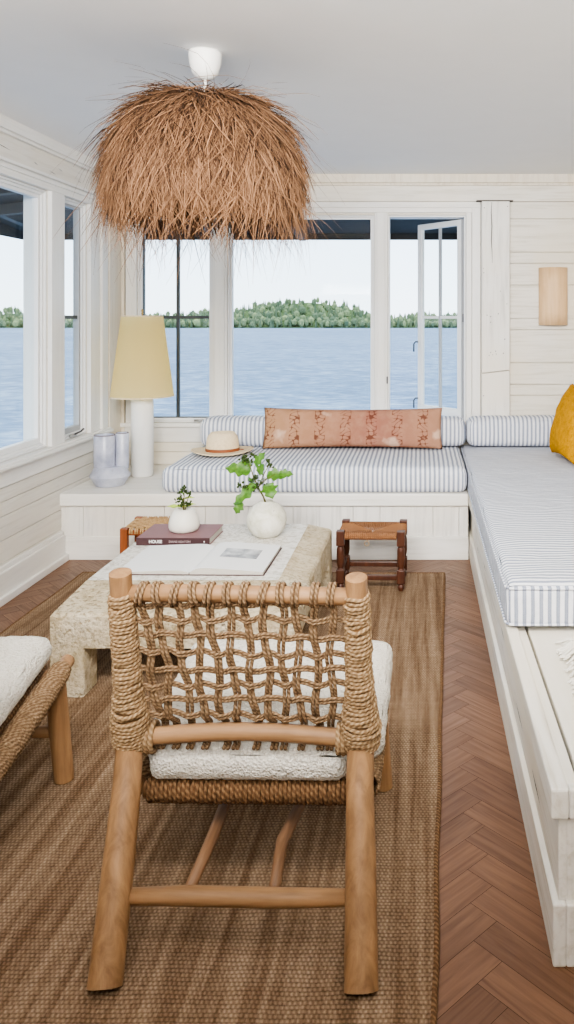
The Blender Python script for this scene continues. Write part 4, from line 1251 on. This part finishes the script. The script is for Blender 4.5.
# ------------------------------------------------------------------ woven lounge chairs
def bend_pts(p0, p1, p2, n=5):
    p0, p1, p2 = Vector(p0), Vector(p1), Vector(p2); out = [p0, p0.lerp(p1, .5)]
    a, b = p0.lerp(p1, .82), p1.lerp(p2, .18)
    for k in range(n+1):
        t = k/n; out.append(a*(1-t)**2 + p1*2*t*(1-t) + b*t*t)
    out += [p1.lerp(p2, .5), p2]; return out
def chair():
    t = thing('lounge_chair', 'teak lounge chair with an open rope-woven back, seen from behind in the foreground', 'chair', (-.424, 1.955, 0), rad(-1))
    zt, zb = .845, .41
    def bp(s, z):      # rear post centre at height z
        if z <= zb: k = z/zb; return Vector((s*.281, -.236*(1-k), z))
        k = (z-zb)/(zt-zb); return Vector((s*(.281-.004*k), -.085*k, z))
    for s in (-1,1):
        P = bend_pts((s*.2755+.0275,-.243,ZR+.001), (s*.281-.003,0,zb), (s*.277,-.085,zt+(.008 if s < 0 else 0)))
        rs = [.0372,.0355]+[.0330]*6+[.0255,.0258]
        # organic wobble
        P2 = []
        for i, p in enumerate(P): P2.append(p+Vector((mnoise.noise(Vector((i*.7,s*3,1)))*.004*(0 < i < len(P)-1), 0, 0)))
        mb = MB(); mb.tube(P2, rs, 26); mb.v = [(x, y, max(z, ZR+.001)) for x, y, z in mb.v]
        mb.build('rear_post', W['wood'], t, True, 45)
        # rope wrapping, bulging toward the joint with the lower rail
        path = [bp(s, z) for z in [.805-.0285*k for k in range(15)]]
        def rf(u): return .0268 + .005*u + .0125*math.exp(-((u-.86)/.17)**2)
        mb = MB(); coil(mb, path, None, rf, .0054, .0095, 16, .16, 6, seed=2+s)
        # wraps over the lower rail end
        for k in range(3):
            c = Vector((s*(.281-.03-.012*k), .0, .425)); pts = [c+Vector((0, .030*math.cos(q*PI/7), .034*math.sin(q*PI/7))) for q in range(14)]
            mb.tube(pts, .0066, 6, closed=True)
        mb.build('post_wrapping', W['rope_l'], t, True)
    # top rail
    tp = [(-.28,-.072,.800),(-.14,-.069,.801),(0,-.068,.799),(.14,-.069,.797),(.28,-.072,.795)]
    mb = MB(); mb.tube(tp, .0205, 14); mb.build('top_rail', W['wood_x'], t, True)
    # lower back rail, gently arched
    lp = [(-.272+.544*k/10, -.006, .425+.018*math.sin(PI*k/10)) for k in range(11)]
    mb = MB(); mb.tube(lp, [.023]+[.021]*9+[.023], 14); mb.build('lower_back_rail', W['wood_x'], t, True)
    # woven back
    N, Mh = 12, 8
    topx = [-.238+.446*k/(N-1)+R.uniform(-.005,.005)+.008 for k in range(N)]
    botx = [-.212+.424*k/(N-1)+R.uniform(-.006,.006) for k in range(N)]
    zj = [.775-.0418*j for j in range(Mh)]
    def plane(x, z):   # y of the back plane
        k = (z-zb)/(zt-zb); return -.085*k + .004
    def vx(i, z):
        k = (.80-z)/(.80-.43); return topx[i]*(1-k)+botx[i]*k + .006*math.sin(z*30+i*2.1)
    mbv = MB()
    for i in range(N):
        for s2 in (-.0049,.0049):
            zs = []
            pts = []
            for j in range(Mh):
                z = zj[j]; sg = 1 if (i+j) % 2 else -1
                pts.append((vx(i,z)+s2, plane(0,z)+sg*.0052, z))
                if j < Mh-1:
                    zm = (zj[j]+zj[j+1])/2; pts.append((vx(i,zm)+s2+R.uniform(-.001,.001), plane(0,zm), zm))
            head = [(vx(i,.80)+s2, -.072+.0265, .805),(vx(i,.79)+s2, -.070+.012, .785)]
            tail = [(vx(i,.45)+s2, .020, .455),(vx(i,.43)+s2, .026, .425),(vx(i,.42)+s2, .014, .402),(vx(i,.42)+s2, -.004, .400)]
            mbv.tube(head+pts+tail, .0050, 6)
    mbv.build('vertical_ropes', W['rope'], t, True)
    mbh = MB()
    for j in range(Mh):
        for s2 in (-.0039,.0039):
            pts = []; zz = zj[j]
            xs = [-.262]+[vx(i, zz) for i in range(N)]+[.262]
            for i in range(-1, N+1):
                x = xs[i+1]; z = zz + s2 + .010*math.sin(x*7+j*1.3)*.5 + .0055*(1 if (i % 2) else -1)
                sg = -1 if (i+j) % 2 else 1
                if i in (-1, N): sg = 0
                pts.append((x, plane(0,z)+sg*.0052, z))
                if i < N: xm = (xs[i+1]+xs[i+2])/2; zm = z*.5+.5*(zz+s2+.010*math.sin(xm*7+j*1.3)*.5); pts.append((xm, plane(0,zm), zm))
            mbh.tube(pts, .0042, 6)
    mbh.build('horizontal_ropes', W['rope'], t, True)
    # rope loops around the top rail
    mb = MB()
    for i in range(N):
        x = topx[i]; k = (x+.28)/.56; c = Vector((x, -.0695, .7990))
        tilt = R.uniform(-.006,.006)
        for s2 in (-.0052,.0052):
            pts = [c+Vector((s2+tilt*math.sin(q*PI/8), .0250*math.cos(q*PI/8), .0250*math.sin(q*PI/8))) for q in range(16)]
            mb.tube(pts, .0048, 6, closed=True)
    mb.build('rail_loops', W['rope'], t, True)
    # seat frame
    zr, zf = .275, .350
    mb = MB(); mb.tube([(-.262,.035,zr),(.262,.035,zr)], .02, 10); rr = mb.build('rear_seat_rail', W['wood_x'], t, True)
    mb = MB(); coil(mb, (-.252,.035,zr), (.252,.035,zr), lambda u: .025, .0062, .0108, 14, .06, 6, 5); mb.build('rail_wrapping', W['rope_d'], rr, True)
    for s in (-1,1):
        x = s*.292
        mb = MB(); mb.tube([(s*.284,.0,zr),(x,.27,(zr+zf)/2),(x,.560,zf+.010)], [.020,.0225,.0215], 14); sr = mb.build('side_seat_rail', W['wood'], t, True, 45)
        mb = MB(); coil(mb, [Vector((x,.05,zr+.006)),Vector((x,.505,zf+.002))], None, lambda u: .0275+.004*math.sin(u*PI), .0056, .0098, 14, .08, 6, 8+s); mb.build('rail_wrapping', W['rope'], sr, True)
        mb = MB(); mb.tube([(s*.280,.490,zf-.010),(s*.288,.497,.2),(s*.302,.503,ZR+.001)], [.029,.031,.030], 20); mb.v = [(x_, y_, max(z_, ZR+.001)) for x_, y_, z_ in mb.v]; mb.build('front_leg', W['wood'], t, True, 45)
    mb = MB(); mb.tube([(-.30,.495,zf-.012),(.30,.495,zf-.012)], .02, 10); fr = mb.build('front_seat_rail', W['wood_x'], t, True)
    # seat webbing under the pad
    mb = MB()
    for k in range(14):
        x = -.245+.49*k/13; mb.tube([(x,.035,zr+.030),(x,.28,(zr+zf)/2+.012),(x,.50,zf+.016)], .006, 6)
    mb.build('seat_webbing', W['rope_d'], t, True)
    # stretchers
    mb = MB(); mb.tube([(-.268,-.153,.143),(-.1,-.151,.146),(.1,-.153,.145),(.29,-.153,.148)], [.016,.0205,.0205,.017], 12); mb.build('stretcher', W['wood_x'], t, True)
    mb = MB(); mb.tube([(-.292,.499,.165),(.292,.499,.165)], .0175, 12); mb.build('stretcher', W['wood_x'], t, True)
    for s, x0, x1 in ((-1,-.098,-.092),(1,.096,.110)):
        mb = MB(); mb.tube([(x0,-.140,.152),(x0+.010*s*-1,.0,.168),(x1,.17,.172),(x1,.498,.168)], [.013,.0155,.0145,.013], 10); mb.build('stretcher', W['grey_wood'], t, True)
    # pad
    mb = MB(); sx, sy, sz = .620, .535, .085
    rounded_box(mb, sx, sy, sz, .038, 34, 26, 6, lambda p, ax: (p.x, p.y), .016, 2.2, .005, 14)
    o = weld(mb.build('seat_pad', W['boucle'], t, True))
    bm = bmesh.new(); bm.from_mesh(o.data)
    for v in bm.verts:          # narrower between the rear posts
        q = min(1, max(0, (v.co.y+sy/2-.035)/.075)); q = q*q*(3-2*q)
        v.co.x = v.co.x*(.80+.20*q) - .024*(1-q)
    bmesh.ops.subdivide_edges(bm, edges=bm.edges, cuts=1, use_grid_fill=True)
    for v in bm.verts: v.co += v.normal*(mnoise.noise(v.co*95)*.0028)
    bm.to_mesh(o.data); bm.free()
    for p in o.data.polygons: p.use_smooth = True
    o.rotation_euler = (math.atan2(zf-zr, .5), 0, 0); o.location = (.022, .271, (zr+zf)/2+.028)
    return t
c1 = chair()
def copy_tree(o, parent=None):
    c = o.copy(); col.objects.link(c)
    if parent: c.parent = parent; c.matrix_parent_inverse = o.matrix_parent_inverse.copy()
    for ch in list(o.children): copy_tree(ch, c)
    return c
c2 = copy_tree(c1)
c2.location = (-1.388, 1.975, 0); c2.rotation_euler = (0,0,rad(2.5))
for q in c2.children:
    if q.name.startswith('seat_pad'): q.location.x = -.045
c2['label'] = 'second teak and rope lounge chair, cut off by the left edge, white boucle seat'
c1['group'] = c2['group'] = 'rope lounge chairs facing the coffee table'

# ------------------------------------------------------------------ pendant
def pendant():
    cx, cy = -.828, 3.085
    t = thing('pendant_light', 'shaggy dried-grass dome pendant light hanging from the ceiling', 'pendant lamp', (cx, cy, 0))
    mb = MB(); mb.lathe([(0,ZC-.001),(.061,ZC-.001),(.063,ZC-.010),(.060,ZC-.045),(.050,ZC-.080),(.032,ZC-.101),(.012,ZC-.108),(0,ZC-.108)], n=40); weld(mb.build('canopy', W['ceramic_w'], t, True))
    mb = MB(); mb.tube([(0,0,ZC-.107),(0,0,2.30)], .006, 10); mb.build('stem', W['ceramic_w'], t, True)
    prof = [(0.0,2.288),(.09,2.283),(.165,2.264),(.228,2.225),(.278,2.17),(.312,2.10),(.330,2.04),(.338,1.985),(.336,1.955)]
    def pr(u):
        f = u*(len(prof)-1); i = min(int(f), len(prof)-2); k = f-i
        return prof[i][0]*(1-k)+prof[i+1][0]*k, prof[i][1]*(1-k)+prof[i+1][1]*k
    mb = MB(); mb.lathe([(max(r-.012,.001), z-.01) for r, z in prof], n=48); o = mb.build('shade_frame', W['rope_d'], t, True)
    md = o.modifiers.new('s','SOLIDIFY'); md.thickness = .006
    rg = random.Random(5)
    mb = MB()
    def strand(a, u0, length, lift, side, w, c, droop):
        # walk down the dome surface then hang free
        pts = []; u = u0; r, z = pr(u); n = 5; step = length/n; off = .004+lift*.05
        ang = a; out = off
        p = Vector((r+out, 0, z+out*.6)); pts.append((ang, p.copy()))
        for k in range(n):
            du = .02
            r1, z1 = pr(min(1, u)); r2, z2 = pr(min(1, u+du))
            d = Vector((r2-r1, 0, z2-z1))
            if u >= .97: d = Vector((-.05+droop, 0, -1))
            d.normalize()
            nrm = Vector((-d.z, 0, d.x)); 
            if nrm.x < 0: nrm = -nrm
            p = p + d*step + nrm*lift*step*(1-.25*k/n)
            if p.z < 1.95: p.z -= 0
            u = min(1, u + step/1.02)
            ang += side*step
            pts.append((ang, p.copy()))
        P = [Vector((q.x*math.cos(an), q.x*math.sin(an), q.z)) for an, q in pts]
        vs = []
        for k, q in enumerate(P):
            tdir = (P[min(k+1, n)]-P[max(k-1, 0)]).normalized(); rdir = Vector((math.cos(a), math.sin(a), rg.uniform(-.2,.2)))
            sd = tdir.cross(rdir); sd = sd.normalized() if sd.length > 1e-4 else Vector((1,0,0))
            ww = w*(1-.75*(k/n)**2)
            vs += [q-sd*ww+rdir*ww*.4, q+rdir*ww*.9, q+sd*ww-rdir*ww*.2]
        mb.add(vs, [(k*3+j, k*3+j+1, (k+1)*3+j+1, (k+1)*3+j) for k in range(n) for j in range(2)], None, c)
    for i in range(8500):
        a = rg.uniform(0, 2*PI); u0 = rg.random()**.75*.98
        L_ = rg.uniform(.14,.30)*(1-.62*max(0,u0-.40))
        lift = max(-.02, rg.gauss(.06,.085)); side = rg.gauss(0,1.0)
        c = min(1, max(0, rg.gauss(.36,.24) + .12*(u0-.5)))
        strand(a, u0, L_, lift, side, rg.uniform(.0011,.0030), c, rg.gauss(.05,.12))
    for i in range(1100):     # the ragged hem
        a = rg.uniform(0, 2*PI)
        strand(a, rg.uniform(.72,1), rg.uniform(.14,.30), rg.gauss(.05,.16), rg.gauss(0,1.5), rg.uniform(.001,.0018), min(1, max(0, rg.gauss(.6,.2))), rg.gauss(.05,.22))
    for i in range(150):     # long stray stems below the hem
        a = rg.uniform(0, 2*PI)
        strand(a, rg.uniform(.8,1), rg.uniform(.26,.40), rg.gauss(.04,.10), rg.gauss(0,.9), rg.uniform(.001,.0016), rg.uniform(.3,.8), rg.gauss(.05,.15))
    for i in range(70):      # wild wisps
        a = rg.uniform(0, 2*PI)
        strand(a, rg.uniform(.05,.7), rg.uniform(.16,.26), rg.uniform(.35,.8), rg.gauss(0,1.2), .0011, rg.uniform(.2,.6), .2)
    mb.build('grass_shade', W['grass'], t)
    mb = MB(); mb.lathe([(0,2.0),(.02,2.003),(.03,2.03),(.026,2.06),(.013,2.09),(.013,2.13),(0,2.13)], n=20); mb.build('bulb', W['ceramic_w'], t, True)
pendant()

# ------------------------------------------------------------------ fringed throw on the bench
def throw():
    t = thing('throw_blanket', 'ivory wool throw with a shaggy fringe on the bare bench lid at the right edge', 'blanket', (.685, 2.33, HB-.009))
    mb = MB()
    def f(u, v):
        x = -.17+.50*u; y = -.16+.40*v
        z = .028 + .012*math.sin(u*7+v*3) + .016*math.sin(v*9+1) + .010*mnoise.noise(Vector((x*9, y*9, 0)))
        z += .05*v*max(0, u-.05)
        if u < .12: z = z*(.35+.65*u/.12)
        return (x, y, max(z, .010))
    mb.grid(f, 30, 26); o = mb.build('blanket_body', W['wool'], t, True); md = o.modifiers.new('s','SOLIDIFY'); md.thickness = .009; md.offset = -1
    mb = MB(); rg = random.Random(4)
    for k in range(85):
        v = rg.random(); p = Vector(f(0, v)); L_ = rg.uniform(.05,.09); dy = rg.gauss(-.015,.02)
        pts = [p+Vector((.01,0,.004)), p+Vector((-L_*.4, dy*.4, .012+rg.uniform(0,.012))), p+Vector((-L_*.8, dy, .0)), p+Vector((-L_, dy*1.4+rg.gauss(0,.006), -.004))]
        pts = [Vector((q.x, q.y, max(q.z, .005))) for q in pts]
        mb.tube(pts, [.004,.0042,.004,.0025], 6)
    for k in range(40):
        u = rg.uniform(0,.35); p = Vector(f(u, 0)); L_ = rg.uniform(.05,.08)
        pts = [p+Vector((0,.01,.004)), p+Vector((rg.gauss(-.01,.01),-L_*.5,.006)), p+Vector((rg.gauss(-.02,.012),-L_,-.004))]
        mb.tube([Vector((q.x,q.y,max(q.z,.005))) for q in pts], [.004,.004,.0025], 6)
    mb.build('fringe', W['wool'], t, True)
throw()

# ------------------------------------------------------------------ light
w = bpy.data.worlds.new('sky'); sc.world = w; w.use_nodes = True
nt = w.node_tree; bg = nt.nodes['Background']
tc = nt.nodes.new('ShaderNodeTexCoord'); sp = nt.nodes.new('ShaderNodeSeparateXYZ'); cr = nt.nodes.new('ShaderNodeValToRGB')
nt.links.new(tc.outputs['Generated'], sp.inputs[0]); nt.links.new(sp.outputs['Z'], cr.inputs[0]); nt.links.new(cr.outputs[0], bg.inputs['Color'])
e = cr.color_ramp.elements
e[0].position = 0; e[0].color = (.80,.90,1,1)
e[1].position = 1; e[1].color = (.88,.94,1,1)
x = e.new(.12); x.color = (.66,.82,1,1)
bg.inputs['Strength'].default_value = 2.8

def area(name, loc, target, sx, sy, power, colr=(1,1,1)):
    l = bpy.data.lights.new(name, 'AREA'); l.shape = 'RECTANGLE'; l.size = sx; l.size_y = sy; l.energy = power; l.color = colr
    o = bpy.data.objects.new(name, l); col.objects.link(o); o.location = loc
    d = Vector(target)-Vector(loc); o.rotation_euler = d.to_track_quat('-Z','Y').to_euler(); return o
a1 = area('ceiling_fill', (-.4,-.7,2.05), (-.5,3.0,3.3), 2.2, .5, 74, (1,.97,.94)); a1.data.spread = rad(118)  # added fill lamp behind the camera, aimed up at the ceiling; no real fixture
a2 = area('room_fill', (-.3,.9,2.38), (-.45,4.9,.75), 1.8, .4, 50, (1,.96,.91)); a2.data.spread = rad(95)  # added unseen lamp that brightens the far floor and back wall

# ------------------------------------------------------------------ camera
cam = bpy.data.cameras.new('camera'); co = bpy.data.objects.new('camera', cam); col.objects.link(co)
co.location = (0,0,1.45); co.rotation_euler = (PI/2,0,0)
cam.sensor_fit = 'VERTICAL'; cam.sensor_height = 36; cam.sensor_width = 36*574/1024
cam.lens = 800/1024*36
cam.shift_x = -(420-287)/1024; cam.shift_y = -(512-318)/1024
cam.clip_end = 3000; cam.clip_start = .05
sc.camera = co
sc.view_settings.view_transform = 'AgX'
sc.view_settings.look = 'AgX - Medium High Contrast'
sc.view_settings.exposure = .50
